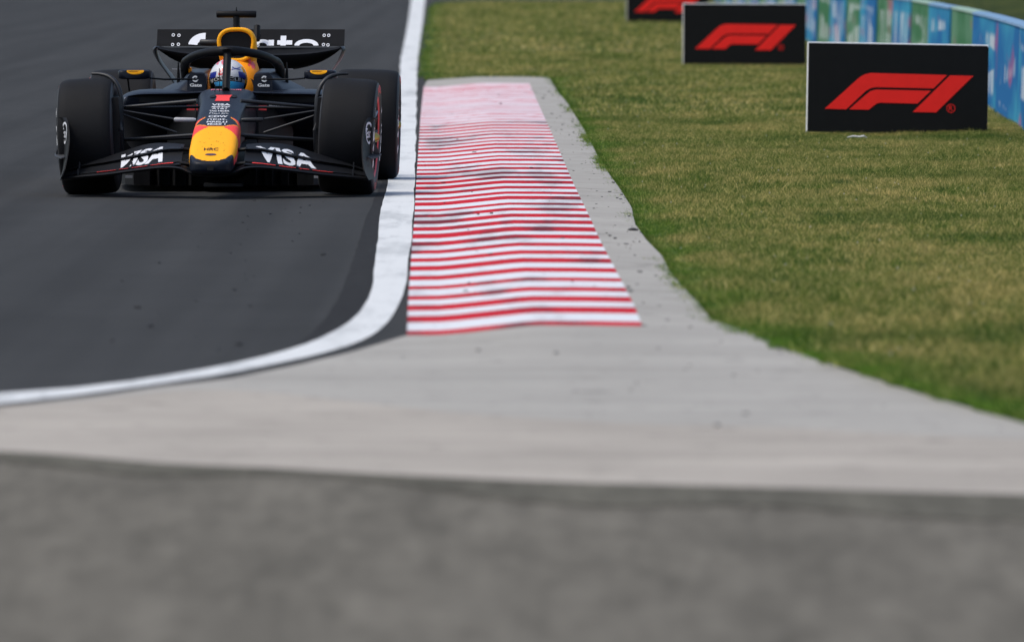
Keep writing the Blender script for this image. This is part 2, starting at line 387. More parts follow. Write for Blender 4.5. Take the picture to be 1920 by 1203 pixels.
# kerb of painted blocks
kerb = struct(empty('kerb', (0, 0, 0)))
y = K0; i = 0
def kerb_block(y0, y1, mat, dz):
    v = []; U = prof_u
    for yy in (y0, y1):
        for u in U: v.append((kx(yy, u), yy, interp(u, prof_u, prof_z)+dz))
    for yy in (y0, y1):
        for u in (0, 1): v.append((kx(yy, u), yy, -.02))
    n = len(U); f = [(k, k+1, n+k+1, n+k) for k in range(n-1)]
    b = 2*n
    f += [(b, b+1) + tuple(range(n-1, -1, -1)), (b+3, b+2) + tuple(range(n, 2*n)), (b+2, b, 0, n), (b+1, b+3, 2*n-1, n-1)]
    mk('kerb_block', v, f, mat, kerb, False)
while y < K1:
    per = 1.20 * random.uniform(.96, 1.04) ; red = per*random.choice([.40, .46, .52, .56, .62])
    if i == 0: red = .42
    fade = y > 78
    e1 = min(y+red, K1); e2 = min(y+per, K1)
    mr = M['kerb_red'] if not fade else (M['kerb_mid'] if (i % 6 == 1 or y > 94) else M['kerb_pink'])
    kerb_block(y, e1, mr, random.uniform(-.0012, .0008) if i else 0)
    if e2 > e1: kerb_block(e1, e2, M['kerb_white'] if not fade else M['kerb_pale'], random.uniform(-.0003, .0015))
    y += per; i += 1

# rubber crumbs swept off line
M['rubber'] = paint('rubber_crumb', (.016, .016, .018), .7)
mb = MB()
for _ in range(240):
    yy = random.uniform(40, 98) if random.random() < .8 else random.uniform(30, 40)
    l, r = kx(max(yy, K0), 1), interp(yy, ary, arx)
    xx = random.uniform(l, r) if random.random() < .72 else random.uniform(kx(max(yy, K0), 0), l)
    u = (xx-kx(max(yy, K0), 0))/(l-kx(max(yy, K0), 0))
    z = interp(u, prof_u, prof_z)+.003 if u <= 1 else interp(xx-l, [0, .5], [.043, .026])
    if yy < K0: z = apron_z(xx, yy, 0)
    s = random.choice([.0015, .002, .003, .003, .006]); q = random.uniform(.6, 2.5)
    mb.box(xx-s*q, xx+s*q, yy-s*3, yy+s*3, z, z+s*random.uniform(.5, 1.0))
for _ in range(60):
    yy = random.uniform(36, 72); x0 = interp(yy, [q[1] for q in sorted(a_line, key=lambda q: q[1])], [q[0] for q in sorted(a_line, key=lambda q: q[1])]); xx = x0 - abs(random.gauss(0, .35))
    s = random.choice([.0015, .002, .003, .004]); mb.box(xx-s*2, xx+s*2, yy-s*3, yy+s*3, .001, .001+s)
tag(mb.o('rubber_crumbs', M['rubber'], None, False), 'black rubber crumbs scattered over the kerb and concrete strip', 'rubber crumbs', kind='stuff')
def chunk(px, py, s, label, zz=.03, grp=None):
    x, y = g(px, py, zz); m = MB(); n = 9; secs = []
    for k in range(5):
        r = s*math.sin(math.pi*(k+.6)/5.2); secs.append([(-s*1.4+s*.7*k, r*math.cos(2*math.pi*j/n)*random.uniform(.7,1.2), max(-.001, s*.35+r*.5*math.sin(2*math.pi*j/n)*random.uniform(.7,1.2))) for j in range(n)])
    m.loft(secs); o = m.o('rubber_chunk', M['rubber']); o.location = (x, y, zz); o.rotation_euler.z = random.uniform(-.4, .4)
    tag(o, label, 'rubber chunk', grp or 'larger rubber chunks on the ground')
chunk(1187, 433, .020, 'black rubber chunk at the grass edge right of the middle of the kerb', .034)
chunk(1206, 613, .013, 'small black rubber chunk at the near right corner of the kerb', .036)
chunk(1043, 662, .007, 'dark rubber chunk on the concrete just in front of the kerb middle', .03)
chunk(897, 657, .007, 'dark rubber chunk on the concrete in front of the kerb left half', .02)
chunk(448, 646, .011, 'black rubber chunk lying on the dark track near the white line bend', .002)
chunk(283, 612, .009, 'black rubber chunk on the track, left of the larger one near the bend', .002)
chunk(258, 577, .012, 'flat black rubber chunk farthest left on the empty track', .002)
chunk(606, 478, .010, 'small dark rubber chunk on the track in front of the racing car', .002)
# small rubbish by the first board
M['litter'] = paint('white_plastic', (.62, .62, .62), .45)
x, y = g(1607, 263, .03); mb = MB()
mb.tube([(-.075,0,.012),(-.03,.01,.02),(.02,0,.016),(.05,-.01,.022),(.075,0,.010)], [.006,.011,.009,.012,.005], 8, .7)
o = mb.o('plastic_strip', M['litter']); o.location = (x, y, .04); tag(o, 'crumpled white plastic strip in the grass below the nearest black board', 'litter')

# ------------------------------------------------------------------ advertising boards
M['board_white'] = paint('board_foam_edge', (.88, .88, .88), .6, dirt=.08)
M['board_black'] = paint('board_black_print', (.009, .009, .009), .6, dirt=.15, spec=.12)
M['board_red'] = paint('board_red_print', (1.0, .028, .022), .6, dirt=.08, spec=.12)
LOGO = [[(210,970),(340,850),(470,727),(510,692),(550,670),(600,657),(930,660),(1255,663),(1197,722),(1140,780),(900,779),(650,778),(600,787),(560,812),(480,890),(395,972)],
        [(420,972),(490,908),(560,845),(600,812),(650,798),(880,799),(1118,800),(1060,857),(1005,912),(840,911),(690,910),(655,918),(628,938),(590,972)],
        [(965,985),(1120,827),(1280,665),(1480,667),(1320,828),(1165,985)]]
def fan(poly, fn):
    """polygon -> mesh data through bezier-free tessellation"""
    from mathutils.geometry import tessellate_polygon
    t3 = tessellate_polygon([[Vector((p[0], p[1], 0)) for p in poly]])
    return [fn(*p) for p in poly], [tuple(q) for q in t3]
def board(px0, px1, pyb, W, H, D, z0, roll, label, yaw=0):
    r = empty('advertising_board', ((px0+px1)/2*0 + ((px0+px1)/2-960)/F_PX*D, D, z0)); r.rotation_euler = (R(-3), roll, yaw)
    th = .10
    c = bevel(MB().box(-W/2, W/2, 0, th, 0, H).o('foam_core', M['board_white'], r, False), .006)
    mb = MB(); c2 = .018
    pts = [(-W/2+.008, .0), (W/2-.001, .0), (W/2-.001, H-c2-.006), (W/2-c2, H-.009), (-W/2+.008, H-.009)]
    mb.add([(x, -.004, z) for x, z in pts] + [(x, .001, z) for x, z in pts], [(0,1,2,3,4)] + [(k, k+5, (k+1)%5+5, (k+1)%5) for k in range(5)])
    mb.o('face_sheet', M['board_black'], r, False)
    k = W/1552
    fn = lambda a, b: (-W/2 + (a-56)*k, -.0075, H - (b-398)*k)
    for poly in LOGO:
        v, f = fan(poly, fn); mk('logo', v, f, M['board_red'], r, False)
    ctr = fn(1291, 948); rr = .035*W/1.45; ring = []; ff = []
    for j in range(28):
        a = 2*math.pi*j/28; ring += [(ctr[0]+rr*math.cos(a), -.0075, ctr[2]+rr*math.sin(a)), (ctr[0]+rr*.86*math.cos(a), -.0075, ctr[2]+rr*.86*math.sin(a))]
        ff.append((2*j, 2*j+1, (2*j+3)%56, (2*j+2)%56))
    mk('registered_mark', ring, ff, M['board_red'], r, False)
    letters('R', lambda u, v2: (ctr[0]+u*rr*.9, -.0075, ctr[2]+v2*rr*1.15), M['board_red'], r)
    tag(r, label, 'board', 'black advertising boards on the grass')
board(1511, 1852, 256, 1.445, .715, 75.0, .025, R(1.0), 'nearest and fully visible black board with red emblem and white edges')
board(1280, 1511, 120, 1.50, .735, 114.5, .045, R(.2), 'middle black board with red emblem, slightly blurred, behind the nearest one')
board(1175, 1327, 43, 1.50, .74, 173, .03, 0, 'farthest black board with red emblem cut off by the top of the photo')

# ------------------------------------------------------------------ banner clad barrier at the right
def banner(name, base, alt, seed):
    t = NT(name); tc = t.n('ShaderNodeTexCoord'); sp = t.n('ShaderNodeSeparateXYZ'); t.l(tc.outputs['UV'], sp.inputs[0])
    cb = t.n('ShaderNodeCombineXYZ'); t.l(sp.outputs[0], cb.inputs[0]); t.l(sp.outputs[1], cb.inputs[1]); cb.inputs[2].default_value = seed
    oi = t.n('ShaderNodeObjectInfo'); ad = t.n('ShaderNodeVectorMath', operation='ADD'); t.l(cb.outputs[0], ad.inputs[0])
    sc = t.n('ShaderNodeVectorMath', operation='SCALE'); cc = t.n('ShaderNodeCombineXYZ'); t.l(oi.outputs['Random'], cc.inputs[2]); t.l(cc.outputs[0], sc.inputs[0]); sc.inputs[3].default_value = 37
    t.l(sc.outputs[0], ad.inputs[1]); uv = ad.outputs[0]
    def mp(s):
        m = t.n('ShaderNodeMapping'); m.inputs['Scale'].default_value = s; t.l(uv, m.inputs[0]); return m.outputs[0]
    ch = t.noise(mp((1.5, 1.1, 1)), 1.0, 2); col = t.mix(t.ramp(ch, [(.42, 0), (.6, 1)]), base, alt)
    pk = t.noise(mp((2.4, 1.9, 2)), 1.0, 1); pm = t.ramp(pk, [(.60, 0), (.70, .6)])
    col = t.mix(pm, col, (.42, .09, .19))
    st = t.noise(mp((17, .7, 1)), 1.0, 1); blk = t.noise(mp((.8, 3.2, 3)), 1.0, 0)
    a = t.ramp(st, [(.48, 0), (.54, .65)]); b = t.ramp(blk, [(.40, 0), (.46, 1)])
    # print sits in the middle of the panel
    u = t.ramp(sp.outputs[0], [(.10, 0), (.16, 1), (.84, 1), (.9, 0)]); vv = t.ramp(sp.outputs[1], [(.10, 0), (.18, 1), (.80, 1), (.86, 0)])
    m = t.mix(1.0, t.mix(1.0, a, b, 'MULTIPLY'), t.mix(1.0, u, vv, 'MULTIPLY'), 'MULTIPLY')
    col = t.mix(m, col, (.62, .66, .68))
    return t.set(col, .7, spec=.05)
M['ban_blue'] = banner('blue_banner_print', (.015, .13, .34), (.04, .27, .43), 1.0)
M['ban_green'] = banner('green_banner_print', (.045, .16, .075), (.11, .24, .15), 5.0)
M['ban_top_b'] = paint('pale_blue_cover', (.20, .34, .52), .7, spec=.1); M['ban_top_g'] = paint('pale_green_cover', (.30, .44, .37), .7, spec=.1)
bar = empty('banner_barrier', (0, 0, 0)); tag(bar, 'low barrier clad in blue and green banner panels running away along the grass', 'barrier')
bd = [60, 72.5, 78, 84, 91, 97.6, 103.4, 109.1, 113.6, 118.3, 123, 127.8, 133, 138, 143.5, 149, 155, 161, 167, 174, 181, 188, 196, 204, 212, 221, 230]
bx = lambda y: interp(y, [60, 78, 86.5, 97, 109, 125, 138, 170, 223, 240], [3.70, 4.23, 4.42, 4.56, 4.64, 4.57, 4.5, 4.55, 4.93, 5.1])
HB = .84
t = NT('rough_dark_grass'); _a = t.noise(t.coord((1, .3, 1)), 2.2, 5, .65)
M['bank'] = t.set(t.ramp(_a, [(.35, (.016, .028, .005)), (.55, (.040, .055, .010)), (.7, (.085, .085, .02))]), .95, spec=.08); t.bump(_a, 1, .08)
v = []; f = []; n = 14
_ys = list(np.arange(60, 300, 2.0))
for y in _ys:
    for k in range(n+1):
        q = k/n; v.append((bx(min(y, 239))+.35+9.5*q, y, .03+.30*q+.04*math.sin(y*.7+k)*(q > 0)))
for i in range(len(_ys)-1):
    for k in range(n): p = i*(n+1)+k; f.append((p, p+1, p+n+2, p+n+1))
struct(mk('grass_bank', v, f, M['bank']))
for i in range(len(bd)-1):
    y0, y1 = bd[i]+.02, bd[i+1]-.02; bl = (i % 2 == 1); n = 4; v = []; f = []
    if bd[i+1] <= 84.1: bl = True
    nrm = .02 if bl else 0.0
    for k in range(n+1):
        yy = y0+(y1-y0)*k/n; x = bx(yy) - nrm; v += [(x-.03, yy, .0), (x, yy, HB), (x+.10, yy, HB), (x+.10, yy, 0)]
    for k in range(n): f.append((4*k, 4*k+4, 4*k+5, 4*k+1)); 
    for k in range(n): f.append((4*k+1, 4*k+5, 4*k+6, 4*k+2)); f.append((4*k+2, 4*k+6, 4*k+7, 4*k+3))
    f += [(0,1,2,3), (4*n+3,4*n+2,4*n+1,4*n)]
    o = mk('banner_panel', v, f, M['ban_blue'] if bl else M['ban_green'], bar, False)
    uvl = o.data.uv_layers.new(name='uv')
    for p in o.data.polygons:
        for li in p.loop_indices:
            q = v[o.data.loops[li].vertex_index]; uvl.data[li].uv = (1-(q[1]-y0)/(y1-y0), q[2]/HB)
    mb = MB(); secs = []
    for yy in (y0, (y0+y1)/2, y1):
        x = bx(yy) - nrm; secs.append([(x-.012, yy, HB+.002), (x-.008, yy, HB+.022), (x+.06, yy, HB+.03), (x+.15, yy, HB+.022), (x+.17, yy, HB-.02), (x+.105, yy, HB+.002)])
    mb.loft(secs).o('top_cover', M['ban_top_b'] if bl else M['ban_top_g'], bar, False)

# ------------------------------------------------------------------ racing car
C = {}
C['navy'] = paint('matt_navy_paint', (.006, .009, .018), .40, spec=.20)
C['wing'] = paint('wing_black_paint', (.0075, .0085, .011), .5, spec=.18)
C['black'] = paint('satin_carbon', (.007, .0075, .009), .48, spec=.16)
C['carbon'] = paint('grey_carbon', (.020, .022, .026), .42, spec=.38)
C['flap'] = paint('rear_flap_black', (.009, .0095, .011), .7, spec=.10)
C['bright'] = paint('bright_white_print', (.9, .9, .9), .5, dirt=.02)
C['vane'] = paint('grey_vane_carbon', (.045, .048, .054), .5, spec=.4)
C['purple'] = paint('dark_purple_print', (.06, .025, .07), .5)
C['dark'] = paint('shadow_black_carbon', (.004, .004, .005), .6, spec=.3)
C['tyre'] = paint('tyre_tread_rubber', (.0075, .008, .0095), .72, spec=.2)
C['side'] = paint('tyre_sidewall_rubber', (.022, .022, .024), .5)
C['yellow'] = paint('yellow_paint', (1.0, .44, .016), .6, dirt=.02, spec=.12)
C['orange'] = paint('orange_paint', (1.0, .33, .012), .6, dirt=.03, spec=.12)
C['red'] = paint('red_paint', (.72, .055, .06), .4, dirt=.08)
C['fred'] = paint('coral_red_paint', (.90, .07, .07), .6, dirt=.05, spec=.15)
C['white'] = paint('white_print', (.74, .76, .80), .45, dirt=.08)
C['grey'] = paint('grey_print', (.42, .43, .46), .45, dirt=.1)
C['gold'] = paint('brass_anodised', (.55, .42, .12), .3, .8)
C['metal'] = paint('brushed_metal', (.35, .36, .38), .3, .9)
C['mirror'] = paint('mirror_glass', (.5, .5, .52), .08, 1.0)
C['blue'] = paint('royal_blue_paint', (.02, .035, .30), .3)
C['pink'] = paint('pink_red_paint', (.72, .14, .20), .35)
C['helm'] = paint('helmet_white_paint', (.72, .73, .76), .25, coat=.4)
C['fluo'] = paint('fluorescent_yellow_paint', (.60, .75, .05), .35)
tt = NT('iridescent_visor'); vv = tt.coord(); nn = tt.noise(vv, 6, 2)
lw = tt.n('ShaderNodeLayerWeight'); lw.inputs[0].default_value = .4
C['visor'] = tt.set(tt.mix(lw.outputs['Facing'], (.05, .55, .95), (.26, .22, .90)), .15, 0, .5)
CARX, CARY = -1.8026, 58.0
car = empty('racing_car', (CARX, CARY, 0), R(-.91))
tag(car, 'dark navy open-wheel racing car with yellow nose driving towards the camera', 'racing car')

def sup(w, z0, z1, e=2.6, n=40, cx=0.0, et=None):
    zc, h = (z0+z1)/2, (z1-z0)/2; out = []
    for k in range(n):
        a = 2*math.pi*k/n + math.pi/n; c, s = math.cos(a), math.sin(a); ee = et if (et and s > 0) else e
        out.append((cx + w*math.copysign(abs(c)**(2/ee), c), zc + h*math.copysign(abs(s)**(2/ee), s)))
    return out
# ---- nose and survival cell: keys (y, half width, z bottom, z top)
NK = [(-1.225,.050,.180,.212),(-1.215,.090,.168,.226),(-1.19,.112,.158,.240),(-1.12,.130,.152,.264),(-.9,.144,.168,.326),(-.5,.144,.222,.425),(0,.141,.28,.520),
      (.5,.152,.30,.590),(.75,.170,.30,.618),(.9,.180,.30,.632),(1.0,.192,.29,.634)]
ky = [k[0] for k in NK]
def nose_at(y): return [interp(y, ky, [k[j] for k in NK]) for j in (1,2,3)]
EX = 4.4
def nose_top(x, y):
    w, a, b = nose_at(y); q = min(.999, abs(x)/w); return (a+b)/2 + (b-a)/2*(1-q**EX)**(1/EX)
ysn = sorted(set(list(np.linspace(-1.225, -1.0, 40)) + list(np.linspace(-1.0, 1.0, 150))))
NS = 160; secs = []
for y in ysn:
    w_, a_, b_ = nose_at(y); secs.append([(x, y, z) for x, z in sup(w_, a_, b_, EX, NS)])
mb = MB().loft(secs); idx = []
for i in range(len(ysn)-1):
    for j in range(NS):
        q = [secs[i][j], secs[i][(j+1)%NS], secs[i+1][j], secs[i+1][(j+1)%NS]]
        x = sum(p[0] for p in q)/4; y = sum(p[1] for p in q)/4; z = sum(p[2] for p in q)/4
        w_, a_, b_ = nose_at(y); ax = abs(x); m = 0
        up = (z-a_)/(b_-a_)
        top = interp(ax, [0,.048,.142], [-.50,-.50,-.66]); rtop = interp(ax, [0,.048,.142], [-.50,-.50,-.38])
        low = interp(ax, [0,.05,.09,.125], [-1.203,-1.196,-1.16,-1.05])
        if up > .38:
            if low < y < top: m = 1
            if top < y < rtop: m = 2
            if y > rtop and y < rtop+.018: m = 3
            # small flame flash further up
            if -.36 < y < -.20 and ax > interp(y, [-.36,-.30,-.20], [.128,.112,.070]) and ax > .07 and up > .5 and y < interp(ax,[.07,.14],[-.2,-.27]): m = 3
            if m == 3 and -.34 < y < -.22 and ax > interp(y, [-.36,-.30,-.20], [.128,.112,.070])+.008: m = 2
        if .38 < up < .62 and -1.08 < y < -.62 and m == 1: m = 2 if x > 0 else 1
        idx.append(m)
idx += [0, 0]
nose = mb.o('nose', [C['navy'], C['yellow'], C['fred'], C['orange']], car, True, idx)
def nt(x, y, d=.0025): return (x, y, nose_top(x, y) + d)
def nose_text(s, yc, dy, wd, mat, bold=.0, xc=0):
    return letters(s, lambda u, v: nt(xc+u*wd, yc+v*dy), mat, nose, bold)
for s, yc, dy, wd, b in [('VISA', .19, .075, .118, .03), ('gate', .105, .055, .115, .02), ('AT&T', .035, .055, .10, .02), ('TAG HEUER', -.045, .045, .125, .02),
                         ('Maui Jim', -.12, .05, .115, .0), ('CDW', -.205, .055, .118, .03), ('neat.', -.29, .055, .12, .0), ('PIRELLI', -.365, .045, .125, .03), ('Mobil 1', -.43, .05, .11, .03)]:
    nose_text(s, yc, dy, wd, C['white'], b)
nose_text('HRC', -1.0, .055, .088, C['dark'], .02, -.005)
nose_text('Red Bull', .87, .075, .19, C['pink'], .03)
# the number on the nose
v, f = fan([(-.045,.33),(.045,.33),(.04,.45),(.046,.50),(.05,.58),(-.05,.58),(-.062,.52),(-.04,.50)], lambda a, b: nt(a, b, .003)); mk('race_number', v, f, C['fred'], nose, False)
for sx in (-1, 1):
    n = 20; pts = [(sx*.066+.02*math.cos(2*math.pi*k/n), .52+.055*math.sin(2*math.pi*k/n)) for k in range(n)]
    mk('vent', [nt(a, b, .0045) for a, b in pts], [tuple(range(n))], C['dark'], nose, False)
n = 24; mk('emblem', [nt(-.003+.034*math.cos(2*math.pi*k/n), -1.105+.02*math.sin(2*math.pi*k/n)) for k in range(n)], [tuple(range(n))], C['purple'], nose, False)
mk('tow_hatch', [(-.020,-1.232,.178),(.020,-1.232,.178),(.020,-1.230,.206),(-.020,-1.230,.206)], [(0,1,2,3)], C['dark'], nose, False)
mb = MB()
for _ in range(26):
    x, y = random.uniform(-.1,.1), random.uniform(-1.12,-.6); s = random.uniform(.0015,.004); mb.add([nt(x-s,y-s*2,.003), nt(x+s,y-s,.003), nt(x+s*.5,y+s*2,.003)], [(0,1,2)])
mb.o('insect_spots', C['dark'], nose, False)['kind'] = 'stuff'

# ---- wings
def foil(yl, zl, yt, zt, th, n=14):
    dy, dz = yt-yl, zt-zl; L = math.hypot(dy, dz) or 1e-4; ny, nz = -dz/L, dy/L; out = []
    for k in range(n):
        a = 2*math.pi*k/n; t_ = (1-math.cos(a))/2; h = th*math.copysign(1, math.sin(a))*(2.6*math.sqrt(max(t_,0))*(1-t_)+.08*(1-t_)) if abs(math.sin(a)) > 1e-6 else 0
        cam_ = -.06*L*math.sin(math.pi*t_)
        out.append((yl+dy*t_+ny*(h+cam_), zl+dz*t_+nz*(h+cam_)))
    return out
def element(name, st, th, mat, parent, side=None, sub=5):
    """stations (x, yLE, zLE, yTE, zTE)"""
    S_ = spl(st, sub); secs = []
    for (x, a, b, c, d) in S_: secs.append([(x*(side or 1), yy, zz) for yy, zz in foil(a, b, c, d, th)])
    return MB().loft(secs).o(name, mat, parent)
def on_elem(st, d=.004):
    xs = [s[0] for s in st]
    def fn(x, t_, side):
        ax = abs(x); a, b, c, e = [interp(ax, xs, [s[j] for s in st]) for j in (1,2,3,4)]
        dy, dz = c-a, e-b; L = math.hypot(dy, dz); h = d + .007*2.6*math.sqrt(t_)*(1-t_) - .06*L*math.sin(math.pi*t_)
        return (x, a+dy*t_ - dz/L*h, b+dz*t_ + dy/L*h)
    return fn
XS = [.19,.3,.44,.65,.8,.935]
F2 = list(zip(XS, [-.90,-.87,-.80,-.68,-.58,-.5], [.224,.212,.190,.160,.142,.124], [-.74,-.70,-.62,-.50,-.42,-.36], [.290,.282,.250,.207,.181,.145]))
F3 = list(zip(XS, [-.77,-.73,-.65,-.53,-.45,-.38], [.298,.292,.259,.215,.189,.150], [-.55,-.50,-.42,-.34,-.30,-.27], [.320,.327,.315,.248,.205,.163]))
F1 = list(zip(XS, [-1.00,-.95,-.88,-.75,-.65,-.56], [.207,.200,.180,.150,.133,.117], [-.88,-.85,-.78,-.66,-.56,-.48], [.222,.209,.187,.157,.139,.121]))
MP = list(zip([-.935,-.8,-.65,-.44,-.3,-.2,-.12,-.05,.05,.12,.2,.3,.44,.65,.8,.935],
     [-.62,-.71,-.81,-.94,-1.01,-1.06,-1.10,-1.12,-1.12,-1.10,-1.06,-1.01,-.94,-.81,-.71,-.62],
     [.113,.128,.144,.174,.190,.186,.156,.148,.148,.156,.186,.190,.174,.144,.128,.113],
     [-.5,-.58,-.68,-.80,-.87,-.9,-.9,-.9,-.9,-.9,-.9,-.87,-.80,-.68,-.58,-.5],
     [.116,.133,.152,.183,.203,.205,.178,.17,.17,.178,.205,.203,.183,.152,.133,.116]))
fw = element('front_wing', MP, .009, C['wing'], car)
for sd_ in (-1, 1):
    element('flap', F1, .005, C['black'], fw, sd_); 
    element('flap', F2, .006, C['wing'], fw, sd_); element('flap', F3, .006, C['wing'], fw, sd_)
    # thin red accent on the lowest flap
    e1 = on_elem(F1, .006)
    for (xa, xb) in ((.24,.38),(.40,.50),(.52,.58),(.60,.72)):
        pts = [e1(sd_*(xa+(xb-xa)*k/6), .25, 1) for k in range(7)] + [e1(sd_*(xa+(xb-xa)*k/6), .75, 1) for k in range(6,-1,-1)]
        mk('accent_stripe', pts, [tuple(range(14))], C['fred'], fw, False)
    # large lettering split over the two upper flaps
    e2, e3 = on_elem(F2), on_elem(F3)
    xc, wd = (.435, .345) if sd_ > 0 else (-.445, .31)
    def fn2(u, v, sd_=sd_, xc=xc, wd=wd):
        x = xc + u*wd + (-.03*v if sd_ > 0 else .04*v)
        tt_ = v + .5                                       # 0 .. .5 on lower flap, .5 .. 1 on upper
        if tt_ <= .52: return e2(x, .06 + .86*min(1, tt_/.52), sd_)
        return e3(x, .05 + .55*(tt_-.52)/.48, sd_)
    # cut the letters into thin rows so that they bend over the gap
    vv_, ff_, _ = text_mesh('VISA', .035)
    import bmesh
    bm = bmesh.new(); bv = [bm.verts.new((a, b, 0)) for a, b in vv_]
    for q in ff_:
        try: bm.faces.new([bv[i] for i in q])
        except ValueError: pass
    for cz in [-.35,-.2,-.05,.015,.025,.15,.3,.4]:
        bmesh.ops.bisect_plane(bm, geom=bm.verts[:]+bm.edges[:]+bm.faces[:], plane_co=(0,cz,0), plane_no=(0,1,0))
    for cx_ in np.linspace(-.45,.45,16):
        bmesh.ops.bisect_plane(bm, geom=bm.verts[:]+bm.edges[:]+bm.faces[:], plane_co=(float(cx_),0,0), plane_no=(1,0,0))
    bm.verts.ensure_lookup_table(); bm.verts.index_update()
    P_ = [fn2(p.co.x, p.co.y) for p in bm.verts]
    Q_ = [tuple(p.index for p in fc.verts) for fc in bm.faces if not (.014 < fc.calc_center_median().y < .026)]
    bm.free(); mk('lettering', P_, Q_, C['white'], fw, False)
    # flap brackets
    for bx_ in (.50, .84):
        p = on_elem(F2)(sd_*bx_, .1, 1); q = on_elem(F3)(sd_*bx_, .2, 1)
        MB().box(p[0]-.004, p[0]+.004, p[1]-.02, p[1]+.03, p[2]-.03, p[2]+.022).o('bracket', C['carbon'], fw, False)
        MB().box(q[0]-.004, q[0]+.004, q[1]-.03, q[1]+.01, q[2]-.02, q[2]+.020).o('bracket', C['carbon'], fw, False)
    # inboard stubs joining flaps to the nose
    MB().tube([(sd_*.12,-.70,.285),(sd_*.20,-.72,.295)], .018, 10, .7).o('flap_mount', C['black'], fw)
    MB().tube([(sd_*.11,-.95,.205),(sd_*.20,-.95,.215)], .02, 10, .6).o('flap_mount', C['black'], fw)
    # endplate: curved outline, flaring outwards to the rear
    ZR = [.105,.13,.17,.22,.28,.34,.39,.43,.46,.478]; LE = [-.70,-.74,-.73,-.68,-.60,-.54,-.49,-.45,-.41,-.36]
    TE = [-.34,-.28,-.24,-.19,-.19,-.20,-.245,-.25,-.26,-.30]; X0 = [.935,.922,.908,.900,.894,.892,.896,.903,.912,.922]
    def exz(y, z):
        l, tr, x0 = interp(z, ZR, LE), interp(z, ZR, TE), interp(z, ZR, X0)
        q = (y-l)/(tr-l); return x0 + interp(z, [.1,.2,.3,.48], [.024,.045,.066,.058])*q
    v = []; f = []; nc = 12; nr = len(ZR)*3-2
    zs = np.linspace(ZR[0], ZR[-1], nr)
    for off in (0, .007):
        for z in zs:
            l, tr = interp(z, ZR, LE), interp(z, ZR, TE)
            for c in range(nc+1): y = l+(tr-l)*c/nc; v.append((sd_*(exz(y, z)+off), y, float(z)))
    m = nc+1; B = nr*m
    for q in range(nr-1):
        for c in range(nc):
            p = q*m+c; f.append((p, p+1, p+m+1, p+m)); f.append((B+p, B+p+m, B+p+m+1, B+p+1))
        for c in (0, nc): p = q*m+c; f.append((p, p+m, B+p+m, B+p))
    for q in (0, nr-1):
        for c in range(nc): p = q*m+c; f.append((p, B+p, B+p+1, p+1))
    ep = mk('endplate', v, f, C['black'], fw, True)
    ex = lambda y, z=.3: exz(y, z)
    # round emblem and lettering on it
    cy, cz, r_ = -.385, .385, .068; v = []; f = []
    for k in range(32):
        a = 2*math.pi*k/32
        for q in (1, .80): yy = cy + r_*q*math.cos(a); zz = cz+r_*q*math.sin(a); v.append((sd_*(ex(yy, zz)+.0095), yy, zz))
        f.append((2*k, 2*k+1, (2*k+3)%64, (2*k+2)%64))
    mk('round_emblem', v, f, C['white'], fw, False)
    letters('Esso', lambda u, v_: (sd_*(ex(cy+sd_*u*.095, cz+v_*.06)+.0095), cy+sd_*u*.095, cz+v_*.06), C['white'], fw, .02)
    # dive plane outside the endplate
    secs = []
    for k in range(8):
        t_ = k/7; y = -.50+.26*t_; z = .245+.02*t_**2; x0 = ex(y, z)+.005; wd_ = .014+.042*math.sin(math.pi*min(1,t_*.55+.1))
        secs.append([(sd_*x0, y, z), (sd_*(x0+wd_), y, z-.010), (sd_*(x0+wd_), y, z-.016), (sd_*x0, y, z-.008)])
    MB().loft(secs).o('dive_plane', C['vane'], fw, False)
    secs = []
    for k in range(8):
        t_ = k/7; z = .24+.085*t_; y = -.28-.04*t_; wd_ = .046*math.cos(t_*1.5)**.6+.002; q_ = ex(y, z)+.007
        secs.append([(sd_*q_, y, z), (sd_*(q_+wd_), y+.01, z), (sd_*(q_+wd_), y+.016, z), (sd_*q_, y+.01, z)])
    MB().loft(secs).o('turning_vane', C['vane'], fw, False)

